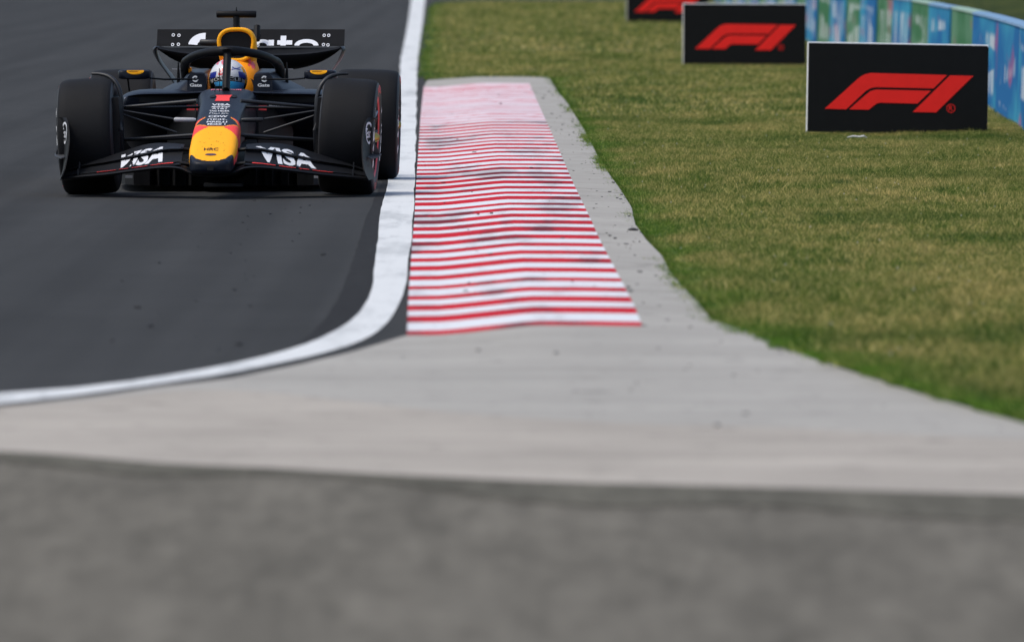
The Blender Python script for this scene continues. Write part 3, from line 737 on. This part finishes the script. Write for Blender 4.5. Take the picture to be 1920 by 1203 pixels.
# ---- wheels
def wheel(x, y, side, width, rad, camber, steer, front):
    W = empty('wheel', (x, y, rad), 0, car); W.rotation_euler = (0, side*camber, steer)
    s = width/2; k = side
    prof = [(-s*.86,.236),(-s*.97,.262),(-s,.290),(-s*.985,.318),(-s*.93,.338),(-s*.84,.350),(-s*.6,.3555),(0,.357),(s*.6,.3555),(s*.84,.350),(s*.93,.338),(s*.985,.318),(s,.290),(s*.97,.262),(s*.86,.236),(s*.8,.232),(-s*.8,.232)]
    prof = [(a, r*rad/.357) for a, r in prof]; n = 72; v = []; f = []; idx = []
    for i in range(n):
        a = 2*math.pi*i/n
        for (px_, r) in prof: v.append((px_, r*math.cos(a), r*math.sin(a)))
    m = len(prof)
    for i in range(n):
        for j in range(m):
            f.append((i*m+j, i*m+(j+1)%m, ((i+1)%n)*m+(j+1)%m, ((i+1)%n)*m+j)); idx.append(0 if 4 <= j <= 9 else 1)
    mk('tyre', v, f, [C['tyre'], C['side']], W, True, idx)
    def side_x(r):   # outer sidewall offset
        return k*(interp(r, [.236,.262,.290,.318,.338], [s*.86,s*.97,s,s*.985,s*.93]) + .002)
    def ring(r0, r1, a0, a1, mat, name):
        v = []; f = []; q = max(4, int((a1-a0)/.06))
        for i in range(q+1):
            a = a0+(a1-a0)*i/q
            for r in (r0, (r0+r1)/2, r1): v.append((side_x(r), r*math.cos(a), r*math.sin(a)))
        for i in range(q): f += [(3*i,3*i+1,3*i+4,3*i+3), (3*i+1,3*i+2,3*i+5,3*i+4)]
        mk(name, v, f, mat, W, False)
    ring(.240, .253, 0, 2*math.pi, C['red'], 'red_band')
    for ac, txt, mt in ((0, 'PIRELLI', C['bright']), (math.pi, 'PIRELLI', C['bright']), (math.pi/2, 'P ZERO', C['red']), (-math.pi/2, 'P ZERO', C['red'])):
        span = 1.25 if txt == 'PIRELLI' else .7
        letters(txt, lambda u, v_: (side_x(.301+v_*.046), (.301+v_*.046)*math.cos(ac-k*u*span), (.301+v_*.046)*math.sin(ac-k*u*span)), mt, W, .045)
    # rim barrel, cover and nut
    v = []; f = []; pr = [(k*s*.86,.236),(k*s*.90,.229),(k*s*.84,.222),(k*s*.70,.205),(k*s*.66,.10),(k*s*.70,.045),(k*s*.70,.0)]
    for i in range(48):
        a = 2*math.pi*i/48
        for (px_, r) in pr: v.append((px_, r*math.cos(a), r*math.sin(a)))
    m = len(pr)
    for i in range(48):
        for j in range(m-1): f.append((i*m+j, i*m+j+1, ((i+1)%48)*m+j+1, ((i+1)%48)*m+j))
    mk('rim', v, f, C['black'], W)
    for i in range(10):
        a = 2*math.pi*i/10; MB().tube([(k*(s*.68+.01), .05*math.cos(a), .05*math.sin(a)), (k*(s*.74), .14*math.cos(a+.1), .14*math.sin(a+.1)), (k*(s*.86), .222*math.cos(a+.16), .222*math.sin(a+.16))], [.014,.010,.012], 6).o('spoke', C['metal'] if i % 2 else C['carbon'], W)
    MB().tube([(k*s*.66,0,0),(k*(s*.95),0,0),(k*(s*.95+.02),0,0)], [.034,.030,.016], 14).o('wheel_nut', C['gold'], W)
    # inner brake drum
    MB().tube([(-k*s*1.02,0,0),(-k*s*.5,0,0),(0,0,0)], [.17,.215,.215], 32).o('brake_drum', C['dark'], W)
    return W
FWX = .802
wheel(-FWX, 0, -1, .345, .357, R(2.6), R(-2.4), True); wheel(FWX, 0, 1, .345, .357, R(2.6), R(-2.4), True)
wheel(-(1.01-.21), 3.6, -1, .42, .36, R(1.2), 0, False); wheel(1.01-.21, 3.6, 1, .42, .36, R(1.2), 0, False)

# ---- wheel fairings: curved winglet over each front tyre, and the inboard brake duct
for k in (-1, 1):
    arc = spl([(k*.790,.02,.742),(k*.735,.0,.740),(k*.675,-.03,.722),(k*.628,-.06,.675),(k*.604,-.08,.600),(k*.598,-.09,.50),(k*.596,-.08,.38),(k*.598,-.06,.27)], 5)
    MB().tube(arc, [.006+.007*math.sin(math.pi*min(1,(i+1.5)/len(arc)*1.2)) + .003 for i in range(len(arc))], 10, .8).o('tyre_winglet', C['carbon'], car)
    secs = []
    for z, w_ in ((.14,.030),(.22,.042),(.36,.05),(.5,.045),(.60,.03)):
        secs.append([(k*(.632+w_*a), -.02+.20*b, z) for a, b in ((-1,-.6),(-.6,-1),(.4,-1),(.9,-.5),(.9,.7),(-.6,.8))])
    MB().loft(secs).o('brake_duct', C['dark'], car)
    MB().tube([(k*.598,-.17,.28),(k*.600,-.21,.40),(k*.612,-.18,.5)], [.012,.018,.010], 8, 1).o('duct_scoop', C['carbon'], car)
    # suspension
    def arm(name, a, b, r, ratio=.55, mat=None):
        return MB().tube([(k*a[0],a[1],a[2]), ((k*(a[0]+b[0])/2),(a[1]+b[1])/2,(a[2]+b[2])/2), (k*b[0],b[1],b[2])], [r*.85,r,r*1.1], 24, ratio).o(name, mat or C['carbon'], car)
    arm('upper_wishbone', (.605,.02,.535), (.135,-.12,.578), .014, .8, C['carbon'])
    arm('upper_wishbone', (.605,.02,.53), (.14,.42,.53), .014, .6, C['black'])
    arm('lower_wishbone', (.605,-.02,.335), (.13,-.28,.372), .012, .8, C['carbon'])
    arm('lower_wishbone', (.605,.0,.33), (.13,.35,.34), .013, .6, C['black'])
    arm('track_rod', (.60,-.10,.518), (.28,-.12,.466), .0065, .9, C['carbon'])
    arm('push_rod', (.60,.03,.49), (.27,.06,.378), .0075, .9, C['carbon'])
    MB().tube([(k*.14,-.14,.460),(k*.16,-.14,.460),(k*.265,-.14,.462),(k*.275,-.14,.462)], [.010,.0145,.0145,.010], 14).o('steering_rack_end', C['grey'] if k < 0 else C['carbon'], car)

# ---- floor, bargeboard area
secs = []
for y, w_, z1 in ((.72,.52,.12),(.85,.60,.13),(1.2,.68,.10),(2.0,.74,.085),(3.2,.72,.08),(3.45,.55,.09)):
    secs.append([(-w_,y,.035),(w_,y,.035),(w_,y,z1),(w_*.8,y,z1+.012),(-w_*.8,y,z1+.012),(-w_,y,z1)])
fl = MB().loft(secs).o('floor', C['dark'], car, False)
for k in (-1, 1):
    for q, (x0, h_) in enumerate(((.24,.20),(.34,.22),(.44,.20),(.55,.165))):
        secs = [[(k*(x0+dx), y, .04), (k*(x0+dx+.006), y, .04), (k*(x0+dx+.006), y, h), (k*(x0+dx), y, h)] for y, dx, h in ((.50,-.04,h_*.7),(.62,-.015,h_),(.85,.02,h_),(1.1,.05,h_*.6))]
        MB().loft(secs).o('floor_fence', C['dark'], fl, False)
    secs = [[(k*x, y, z) for y, z in foil(.55+.1*(x>.5), .19-.05*(x-.2), .95, .23-.1*(x-.2), .006)] for x in (.15,.3,.45,.60)]
    MB().loft(secs).o('floor_lip', C['black'], fl)
MB().box(-.12,.12,.42,1.0,.035,.055).o('plank', C['carbon'], fl, False)
for k in (-1, 1):
    secs = []
    for y, x0, x1, z1 in ((.50,.46,.56,.16),(.62,.45,.62,.19),(.9,.45,.66,.17),(1.5,.45,.72,.12)):
        secs.append([(k*x0,y,.04),(k*x1,y,.045),(k*x1,y,z1*.8),(k*(x0+(x1-x0)*.4),y,z1),(k*x0,y,z1)])
    MB().loft(secs).o('floor_edge', C['dark'], fl, False)
    MB().box(min(k*.565,k*.61), max(k*.565,k*.61), .44, .46, .088, .104).o('floor_tag', C['grey'], fl, False)
# keel under the nose between the wheels
secs = [[(x, y, z) for x, z in sup(w_, a_, b_, 2.4, 20)] for y, w_, a_, b_ in ((.25,.10,.16,.30),(.5,.15,.08,.33),(.9,.2,.06,.4),(1.3,.22,.05,.45))]
MB().loft(secs).o('keel', C['dark'], car)

# ---- sidepods
for k in (-1, 1):
    SK = [(1.16,.64,.530,.6),(1.20,.665,.475,.61),(1.35,.700,.40,.622),(1.7,.72,.30,.618),(2.4,.70,.16,.55),(3.0,.55,.12,.44),(3.4,.32,.12,.36)]
    secs = []
    for y, w_, a_, b_ in spl(SK, 5):
        inn = .15; secs.append([(k*(inn+(w_-inn)/2)+x, y, z) for x, z in sup((w_-inn)/2, a_, b_, 3.2, 28)])
    sp_ = MB().loft(secs).o('sidepod', C['navy'], car)
    # overhanging upper lip and the dark inlet under it
    st = [(x, yl, z, yl+.2, z+.004) for x, yl, z in ((.15,.98,.612),(.25,1.02,.606),(.4,1.06,.602),(.55,1.10,.598),(.635,1.16,.585))]
    element('inlet_lip', st, .007, C['navy'], sp_, k)
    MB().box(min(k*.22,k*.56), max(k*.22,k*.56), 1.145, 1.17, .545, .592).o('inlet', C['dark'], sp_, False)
    secs = []
    for y, w_, a_, b_ in ((.95,.20,.20,.56),(1.1,.30,.16,.56),(1.4,.40,.12,.5)):
        secs.append([(k*w_/2+x, y, z) for x, z in sup(w_/2, a_, b_, 3, 20)])
    MB().loft(secs).o('undercut', C['dark'], sp_)
    # red sponsor bar at the sidepod undercut
    xa, xb = (.16,.21) if k > 0 else (.215,.155)
    MB().box(min(k*.20,k*.25), max(k*.20,k*.25), .930, .934, .500, .530).o('red_tag', C['red'], sp_, False)
    letters('PIRELLI', lambda u, v_: (k*.33+u*.13, .930, .522+v_*.022), C['grey'], sp_, .02) if k > 0 else None
    if k < 0: MB().box(-.19,-.165,.92,.924,.50,.535).o('red_tag', C['fred'], sp_, False)
    if k < 0: MB().box(-.655,-.620,1.18,1.184,.548,.578).o('white_tag', C['white'], sp_, False)
    # cockpit side
    CK = [(1.36,.150,.30,.60,.640),(1.40,.150,.37,.628,.722),(1.5,.15,.41,.640,.732),(1.8,.15,.45,.66,.738),(2.2,.14,.44,.66,.74),(2.8,.10,.38,.5,.66),(3.4,.05,.22,.4,.52)]
    secs = []
    for y, xi, xo, zs, zt in spl(CK, 5):
        pr = [(xi,.45),(xi,zt-.02),(xi+.012,zt-.004),(xi+.03,zt),(xi+(xo-xi)*.38,zt-.002),(xi+(xo-xi)*.47,zt-.02),(xi+(xo-xi)*.55,zt-.055),(xi+(xo-xi)*.75,zs-.012),(xo,zs-.05),(xo+.02,.5),(xo-.05,.42)]
        secs.append([(k*x, y, z) for x, z in pr])
    cs = MB().loft(secs).o('cockpit_side', C['navy'], car)
    # icon and lettering on its front face
    fy = 1.352
    fr = MB().add([(k*.150,fy,.60),(k*.268,fy,.60),(k*.268,fy+.02,.700),(k*.250,fy+.03,.722),(k*.165,fy+.03,.722),(k*.150,fy+.02,.70)], [(0,1,2,3,4,5)]).o('headrest_front', C['navy'], cs, False)
    ic = (k*.218, .690); v = []; f = []
    for i in range(25):
        a = R(45)+R(300)*i/24
        for q in (.020, .0105): v.append((ic[0]+q*math.cos(a), fy+.008, ic[1]+q*math.sin(a)))
    for i in range(24): f.append((2*i,2*i+1,2*i+3,2*i+2))
    mk('icon', v, f, C['bright'], cs, False)
    MB().box(ic[0]+.002, ic[0]+.012, fy+.006, fy+.009, ic[1]-.002, ic[1]+.007).o('icon_dot', C['white'], cs, False)
    letters('Gate', lambda u, v_: (k*.214+u*.076, fy-.002, .651+v_*.021), C['bright'], cs, .04)
# cockpit coaming and floor of the cockpit
secs = [[(x, y, z) for x, z in sup(.17, .25, b_, 3, 24)] for y, b_ in ((1.0,.60),(1.1,.48),(1.5,.42),(2.0,.45),(2.1,.70))]
MB().loft(secs).o('cockpit_tub', C['dark'], car)

# ---- engine cover and airbox
AK = [(2.26,.115,.790,1.000),(2.34,.122,.77,1.003),(2.6,.120,.70,1.000),(3.0,.090,.6,.95),(3.5,.05,.5,.84),(4.0,.02,.42,.66)]
secs = []
for y, w_, a_, b_ in spl(AK, 6): secs.append([(x, y, z) for x, z in sup(w_, a_, b_, 2.8, 36)])
ec = MB().loft(secs, cap=False).o('engine_cover', C['yellow'], car)
# intake: yellow lip and black throat
ringp = [(x, z) for x, z in sup(.112, .795, .993, 2.7, 40)]
def shape_air(x, z): q = (z-.795)/.2; return x*(.86+.14*min(1, q*1.6))
MB().tube([(shape_air(x, z), 2.255, z) for x, z in ringp] + [(shape_air(*ringp[0]), 2.255, ringp[0][1])], .013, 10, 1, False, (0,1,0)).o('intake_lip', C['yellow'], ec)
mk('intake_throat', [(shape_air(x, z), 2.262, z) for x, z in ringp], [tuple(range(40))], C['dark'], ec, False)
# roll-hoop fairing below the intake, spreading towards the headrest
RK = [(.58,.180,2.0),(.64,.170,2.02),(.70,.152,2.06),(.75,.135,2.13),(.79,.115,2.24)]
secs = []
for z, w_, y in spl(RK, 5):
    secs.append([(x, y+.30+yy*1.0, z) for x, yy in [(w_*math.cos(a), -.30*abs(math.sin(a))**.8 if math.sin(a) > 0 else .3*abs(math.sin(a))) for a in [2*math.pi*j/32 for j in range(32)]]])
rh = MB().loft(secs).o('roll_hoop_fairing', C['orange'], car)
def rhf(a, b): return (a, interp(b, [.58,.64,.70,.75,.79], [2.0,2.02,2.06,2.13,2.24]) + .30*(1-math.sqrt(max(0,1-(a/.16)**2)))**.8*1.0 - .012, b)
for pts in ([(.070,.80),(.092,.805),(.098,.775),(.088,.755),(.075,.765),(.083,.782)], [(.100,.79),(.122,.765),(.118,.735),(.104,.745),(.096,.762)]):
    v, f = fan(pts, rhf); mk('red_graphic', v, f, C['red'], rh, False)
# T camera, stalk and fin
MB().tube([(0,2.30,.992),(0,2.30,1.03),(0,2.30,1.075)], [.026,.022,.022], 14, 1.6, True, (0,1,0)).o('camera_stalk', C['black'], car)
tcx = [(-.128,.019),(-.120,.023),(.120,.023),(.128,.019)]
tc_ = MB().tube([(x, 2.30, 1.090) for x, r in tcx], [r for x, r in tcx], 16).o('roll_hoop_camera', C['black'], car)
MB().tube([(0,2.30,1.11),(0,2.305,1.135)], [.007,.003], 8, 2.4, True, (0,1,0)).o('camera_fin', C['dark'], tc_)
MB().tube([(-.245,2.5,.908),(-.235,2.5,.908),(-.14,2.48,.906),(-.11,2.48,.906)], [.015,.020,.020,.014], 14).o('side_camera_pod', C['carbon'], car)

# ---- halo
hp = [(0,1.04,.868),(.05,1.055,.868),(.12,1.12,.861),(.19,1.23,.845),(.245,1.36,.823),(.282,1.52,.797),(.297,1.66,.768),(.301,1.78,.735),(.301,1.86,.70),(.300,1.90,.665)]
full = [(-x, y, z) for x, y, z in hp[:0:-1]] + hp
P_ = spl(full, 6); rr = [.027 + .006*math.exp(-(p[0]/.07)**2) + .004*(abs(p[0]) > .28) for p in P_]
halo = MB().tube(P_, rr, 16, 1.0, True, (0,.3,1)).o('halo', C['black'], car)
MB().tube(spl([(0,1.045,.875),(0,1.03,.835),(0,.985,.79),(0,.90,.70),(0,.82,.62)], 5), [.036,.040,.036,.031,.028,.0265] + [.025]*15, 14, 1.5, True, (0,1,0)).o('halo_pillar', C['black'], halo)
for k in (-1, 1): MB().tube([(k*.300,1.88,.68),(k*.305,1.93,.665),(k*.31,2.0,.66)], [.036,.042,.03], 12).o('halo_foot', C['black'], halo)
MB().box(-.275,-.262,1.66,1.80,.685,.755).o('orange_panel', C['orange'], halo, False)
MB().box(-.0012,.0012,1.008,1.012,.872,.898).o('seam', C['dark'], halo, False)

# ---- mirrors
for k in (-1, 1):
    mr = empty('mirror', (k*.585, 1.02, .722), R(-6*k), car)
    secs = [[(x, y, z) for x, z in sup(w_, -h_, h_, 5, 28)] for y, w_, h_ in ((-.058,.086,.022),(-.048,.097,.029),(.03,.100,.031),(.045,.098,.030))]
    MB().loft(secs).o('mirror_shell', C['navy'], mr)
    mk('mirror_glass', [(-.09,.047,-.024),(.09,.047,-.024),(.09,.047,.024),(-.09,.047,.024)], [(0,1,2,3)], C['mirror'], mr, False)
    n = 28; mk('yellow_oval', [(.054*math.cos(2*math.pi*i/n)-.004*k, -.0605+(.004 if math.sin(2*math.pi*i/n) > .2 else 0), .0225+(.0055 if math.sin(2*math.pi*i/n) > .2 else .021*min(0, math.sin(2*math.pi*i/n)))) for i in range(n)], [tuple(range(n))], C['yellow'], mr, False)
    letters('Pirelli', lambda u, v_: (u*.034-.004*k, -.0625, .015+v_*.005), C['orange'], mr)
    MB().tube([(k*.485,1.02,.700),(k*.40,1.15,.690),(k*.20,1.25,.69)], .006, 8).o('mirror_stay', C['black'], car)
    MB().tube([(k*.625,1.02,.695),(k*.62,1.10,.62)], .006, 8, 1).o('mirror_stay', C['black'], car)
    # antenna on the sidepod shoulder
    an = MB().tube([(k*.345,1.75,.66),(k*.345,1.75,.72),(k*.345,1.75,.79)], [.011,.009,.004], 8, 1).o('aerial', C['black'], car)
    MB().tube([(k*.325,1.75,.745),(k*.385,1.75,.745)], .0028, 6).o('aerial_bar', C['metal'], an)
# air-speed probe before the cockpit
pb = MB().tube([(-.035,.72,.62),(-.035,.72,.70),(-.035,.71,.765)], .0028, 6, 1).o('air_probe', C['dark'], car)
for x in (-.063,-.007): MB().tube([(x,.72,.615),(x,.72,.665)], .0022, 6, 1).o('probe_leg', C['dark'], pb)
MB().tube([(-.063,.72,.64),(-.007,.72,.64)], .0022, 6, 1).o('probe_crossbar', C['dark'], pb)

# ---- rear wing
RW = 4.3
rw = empty('rear_wing', (0, RW, 0), 0, car)
xs = np.linspace(-.60, .60, 33); secs = []
for x in xs:
    q = (abs(x)/.60)**3.6; zl = .806 + .046*q; zb = .700 + .140*q; x = float(x)
    secs.append([(x,-.25,zl),(x,-.22,zl+.006),(x,-.13,zl-.008),(x,-.03,zl+.012),(x,.055,.852),(x,.06,.846),(x,.03,.80+.04*q),(x,-.03,zb+.03*(1-q)),(x,-.10,zb),(x,-.17,zb+.018*(1-q)),(x,-.225,(zl+zb)/2),(x,-.248,zl-.012)])
MB().loft(secs).o('main_plane', C['flap'], rw)
secs = []
for x in np.linspace(-.622, .622, 25):
    q = abs(x)/.622; secs.append([(float(x), y, z) for y, z in foil(.03, .862, .16, .972, .008)])
MB().loft(secs).o('drs_flap', C['flap'], rw)
def flapf(x, z, d=.012):
    t_ = (z-.862)/.11; return (x, .03+.13*t_ - d + .010*math.sin(math.pi*min(1,max(0,t_))), z)
def arch(xc, ro, ri, ho, hi, name='lettering'):
    v = []; f = []
    for i in range(23):
        a = math.pi*i/22; v += [flapf(xc+ro*math.cos(a), .866+ho*math.sin(a), .017), flapf(xc+ri*math.cos(a), .866+hi*math.sin(a), .017)]
    for i in range(22): f.append((2*i,2*i+1,2*i+3,2*i+2))
    mk(name, v, f, C['white'], rw, False)
def bar_(x0, x1, z0, z1, d=.0175):
    mk('lettering', [flapf(x0,z0,d),flapf(x1,z0,d),flapf(x1,z1,d),flapf(x0,z1,d)], [(0,1,2,3)], C['white'], rw, False)
arch(.080, .064, .030, .040, .018); bar_(.119, .156, .866, .903)
bar_(.199, .236, .866, .930); bar_(.178, .199, .872, .900); bar_(.236, .277, .872, .900)
arch(.372, .080, .047, .042, .018)
# feet of the same lettering on the main plane's upper face
for x0, x1 in ((.130,.156),(.199,.236),(.300,.43),(-.37,-.31)):
    mk('lettering', [(x0,-.205,.8075),(x1,-.205,.8085),(x1,-.145,.8000),(x0,-.145,.7995)], [(0,1,2,3)], C['white'], rw, False)
# large round sponsor icon at the left
v = []; f = []
for i in range(22):
    a = R(90)+R(84)*i/21
    for q in (.112,.052): v.append(flapf(-.30+q*math.cos(a), .866+q*.74*math.sin(a), .016))
for i in range(21): f.append((2*i,2*i+1,2*i+3,2*i+2))
mk('icon', v, f, C['white'], rw, False)
v = [flapf(a, b, .016) for a, b in ((-.30,.868),(-.245,.868),(-.245,.878),(-.28,.878),(-.28,.895),(-.30,.895))]; mk('icon', v, [(0,1,2,3),(0,3,4,5)], C['white'], rw, False)
for (x, z) in ((-.515,.935),(-.477,.933),(-.515,.872),(-.477,.874),(.487,.933),(.517,.933),(.485,.872),(.515,.870),(.052,.94),(.05,.868)):
    v = []; f = []
    for i in range(16):
        a = 2*math.pi*i/16
        for q in (.0105,.006): v.append(flapf(x+q*math.cos(a), z+q*math.sin(a), .018))
        f.append((2*i,2*i+1,(2*i+3)%32,(2*i+2)%32))
    mk('rivet_ring', v, f, C['white'], rw, False)
for k in (-1, 1):
    path = spl([(.610,.862),(.624,.845),(.617,.815),(.592,.765),(.555,.715),(.515,.66),(.480,.60),(.465,.50),(.46,.40)], 4); secs = []
    for i, (x, z) in enumerate(path):
        wd_ = .30 if z > .7 else .36; th = .010
        secs.append([(k*(x-th), -.24, z-.004), (k*(x-th*.2), -.27, z), (k*(x+th), -.24, z+.002), (k*(x+th*.6), wd_-.2, z+.002), (k*(x-th*.6), wd_-.2, z-.004)])
    MB().loft(secs).o('endplate', C['carbon'], rw, True)
MB().tube([(.045,-.02,.90),(.045,.03,.995)], .022, 8, 1).o('flap_actuator', C['black'], rw, False)
MB().tube([(0,-.3,.5),(0,-.15,.62),(0,-.1,.74)], .016, 8, 3, True, (0,1,0)).o('wing_pylon', C['black'], rw)
secs = [[(float(x), y, z) for y, z in foil(-.3, .40+.1*abs(x), -.05, .46+.1*abs(x), .01)] for x in np.linspace(-.46,.46,11)]
MB().loft(secs).o('beam_wing', C['black'], rw)
# gearbox, rear arms, diffuser
secs = [[(x, y, z) for x, z in sup(w_, a_, b_, 2.6, 20)] for y, w_, a_, b_ in ((2.9,.28,.10,.5),(3.5,.17,.12,.46),(4.2,.08,.24,.36))]
MB().loft(secs).o('gearbox', C['dark'], car)
for k in (-1, 1):
    MB().tube([(k*.12,3.5,.42),(k*.62,3.6,.50)], .018, 10, .5).o('rear_wishbone', C['black'], car)
    MB().tube([(k*.12,3.5,.22),(k*.62,3.6,.22)], .018, 10, .5).o('rear_wishbone', C['black'], car)
mk('diffuser', [(-.5,3.4,.06),(.5,3.4,.06),(.5,4.1,.26),(-.5,4.1,.26),(-.5,3.4,.09),(.5,3.4,.09),(.5,4.1,.28),(-.5,4.1,.28)], [(0,3,2,1),(4,5,6,7),(0,1,5,4),(2,3,7,6),(1,2,6,5),(3,0,4,7)], C['dark'], car, False)

# steering wheel
swl = MB().tube([(.13*math.cos(a), 1.22+.02*math.sin(a), .535+.075*math.sin(a)) for a in [2*math.pi*i/20 for i in range(21)]], .014, 8, 1, False, (0,1,0)).o('steering_wheel', C['dark'], car)
MB().box(-.08,.08,1.20,1.235,.49,.57).o('wheel_display', C['carbon'], swl, False)

# ---- driver
drv = empty('person', (CARX+.0159*1.62-.022, CARY+1.62, 0), R(-.91))
tag(drv, 'driver in white and blue helmet seated in the cockpit of the racing car', 'person')
C['suit'] = paint('race_suit_cloth', (.012, .016, .035), .85)
C['glove'] = paint('glove_cloth', (.02, .02, .03), .8)
sk = [((0,.20,.22),.15),((0,.14,.36),.15),((0,.08,.50),.14),((0,.03,.56),.07),((0,-.0,.62),.065)]
V_ = [p for p, r in sk]; Rr = [r for p, r in sk]; Ed = [(0,1),(1,2),(2,3),(3,4)]
def chain(start, pts):
    prev = start
    for p, r in pts: V_.append(p); Rr.append(r); Ed.append((prev, len(V_)-1)); prev = len(V_)-1
    return prev
for k in (-1, 1):
    chain(0, [((k*.10,-.05,.22),.085),((k*.11,-.45,.36),.06),((k*.09,-.85,.24),.045),((k*.08,-.98,.22),.04)])
    h = chain(2, [((k*.15,.06,.52),.06),((k*.19,-.05,.43),.045),((k*.165,-.22,.46),.036),((k*.138,-.34,.515),.026),((k*.134,-.385,.535),.022)])
    for q in range(4): chain(h, [((k*(.140-.006*q),-.40,.552-.014*q),.010),((k*(.122-.004*q),-.425,.550-.016*q),.009),((k*(.105-.003*q),-.412,.548-.016*q),.008)])
    chain(h-1, [((k*.118,-.36,.55),.011),((k*.105,-.38,.562),.009)])
me = bpy.data.meshes.new('body'); me.from_pydata(V_, Ed, []); body = bpy.data.objects.new('body', me); COL.objects.link(body); body.parent = drv
me.materials.append(C['suit']); md = body.modifiers.new('skin', 'SKIN'); sv_ = me.skin_vertices[0].data
for i, r in enumerate(Rr): sv_[i].radius = (r, r)
sv_[0].use_root = True; md.use_smooth_shade = True; ss = body.modifiers.new('sub', 'SUBSURF'); ss.levels = ss.render_levels = 1
# helmet: dense shell, painted by region
hc = Vector((0, 0, .678)); HX, HY, HZ = .122, .150, .134
def hpt(az, el, s=1.0):
    d = Vector((math.sin(az)*math.cos(el), -math.cos(az)*math.cos(el), math.sin(el)))
    zz = d.z; chin = 1 + .10*max(0, -zz)*max(0, -d.y)
    return hc + Vector((d.x*HX*s*(1-.10*max(0,-zz)), d.y*HY*s*chin, d.z*HZ*s))
NA, NE = 192, 110; v = []; f = []; idx = []
for i in range(NE+1):
    el = -math.pi/2*.85 + (math.pi/2*1.85)*i/NE
    for j in range(NA): v.append(tuple(hpt(2*math.pi*j/NA - math.pi, el)))
for i in range(NE):
    el = math.degrees(-math.pi/2*.85 + (math.pi/2*1.85)*(i+.5)/NE)
    for j in range(NA):
        az = math.degrees(2*math.pi*(j+.5)/NA - math.pi); a = abs(az)
        f.append((i*NA+j, i*NA+(j+1)%NA, (i+1)*NA+(j+1)%NA, (i+1)*NA+j)); m = 0
        e0 = -2 - 8*(a/70)**2 if a < 100 else -14
        if -2+e0*0 < el - e0 - 2 < 11 and a < 62: m = 1                       # sun strip
        elif el > e0+11 and 38 < a < 74 and el < e0+30 and el < 46 - .35*a: m = 2  # blue flanks
        elif el > 48 and -95 < az < -8 and (math.sin(az*.14+el*.2) > -.1): m = 3   # pink crown swirls
        elif 22 < el < 36 and -24 < az < -6 and math.sin(az*.5+el*.3) > -.5: m = 4
        elif 30 < el < 38 and -6 < az < 14: m = 5
        elif 26 < el-.2*az < 28.5 and 12 < az < 60: m = 2
        elif 60 < az < 82 and e0+2 < el < 40: m = 5
        elif -90 < az < -66 and -30 < el < 10: m = 6
        elif el < -36 or (a > 60 and el < e0+2): m = 1
        idx.append(m)
hel = mk('helmet', v, f, [C['helm'], C['dark'], C['blue'], C['pink'], C['red'], C['yellow'], C['fluo']], drv, True, idx)
v = []; f = []; nn_, mm = 40, 14
for i in range(mm+1):
    for j in range(nn_+1):
        az = R(-62+124*j/nn_); top = -2-8*(math.degrees(abs(az))/70)**2; el = R(-36 + (top+36)*i/mm); v.append(tuple(hpt(az, el, 1.012)))
for i in range(mm):
    for j in range(nn_): q = i*(nn_+1)+j; f.append((q, q+1, q+nn_+2, q+nn_+1))
idx = [1 if (math.degrees(0) > 1) else 0]*len(f)
for i in range(mm):
    for j in range(nn_):
        az = -62+124*j/nn_; idx[i*nn_+j] = 1 if ((az < -16 and i < 9) or (az > 14 and i < 2+abs(az-12)*.10) or az < -44) else 0
mk('visor', v, f, [C['visor'], C['dark']], hel, True, idx)
letters('ORACLE', lambda u, v_: tuple(hpt(R(u*88), R(4.5-6*(abs(u)*2*44/70)**2 + v_*8), 1.012)), C['white'], hel, .0)
letters('Red Bull', lambda u, v_: tuple(hpt(R(-14+u*30), R(18+v_*8), 1.010)), C['red'], hel, .04)
letters('Rauch', lambda u, v_: tuple(hpt(R(34+u*30), R(34+u*-6+v_*7), 1.010)), C['blue'], hel, .02)
for k in (-1, 1):
    mk('visor_tag', [tuple(hpt(R(k*a), R(b), 1.014)) for a, b in ((48,-6),(64,-12),(64,-1),(48,5))], [(0,1,2,3)], C['grey'], hel, False)
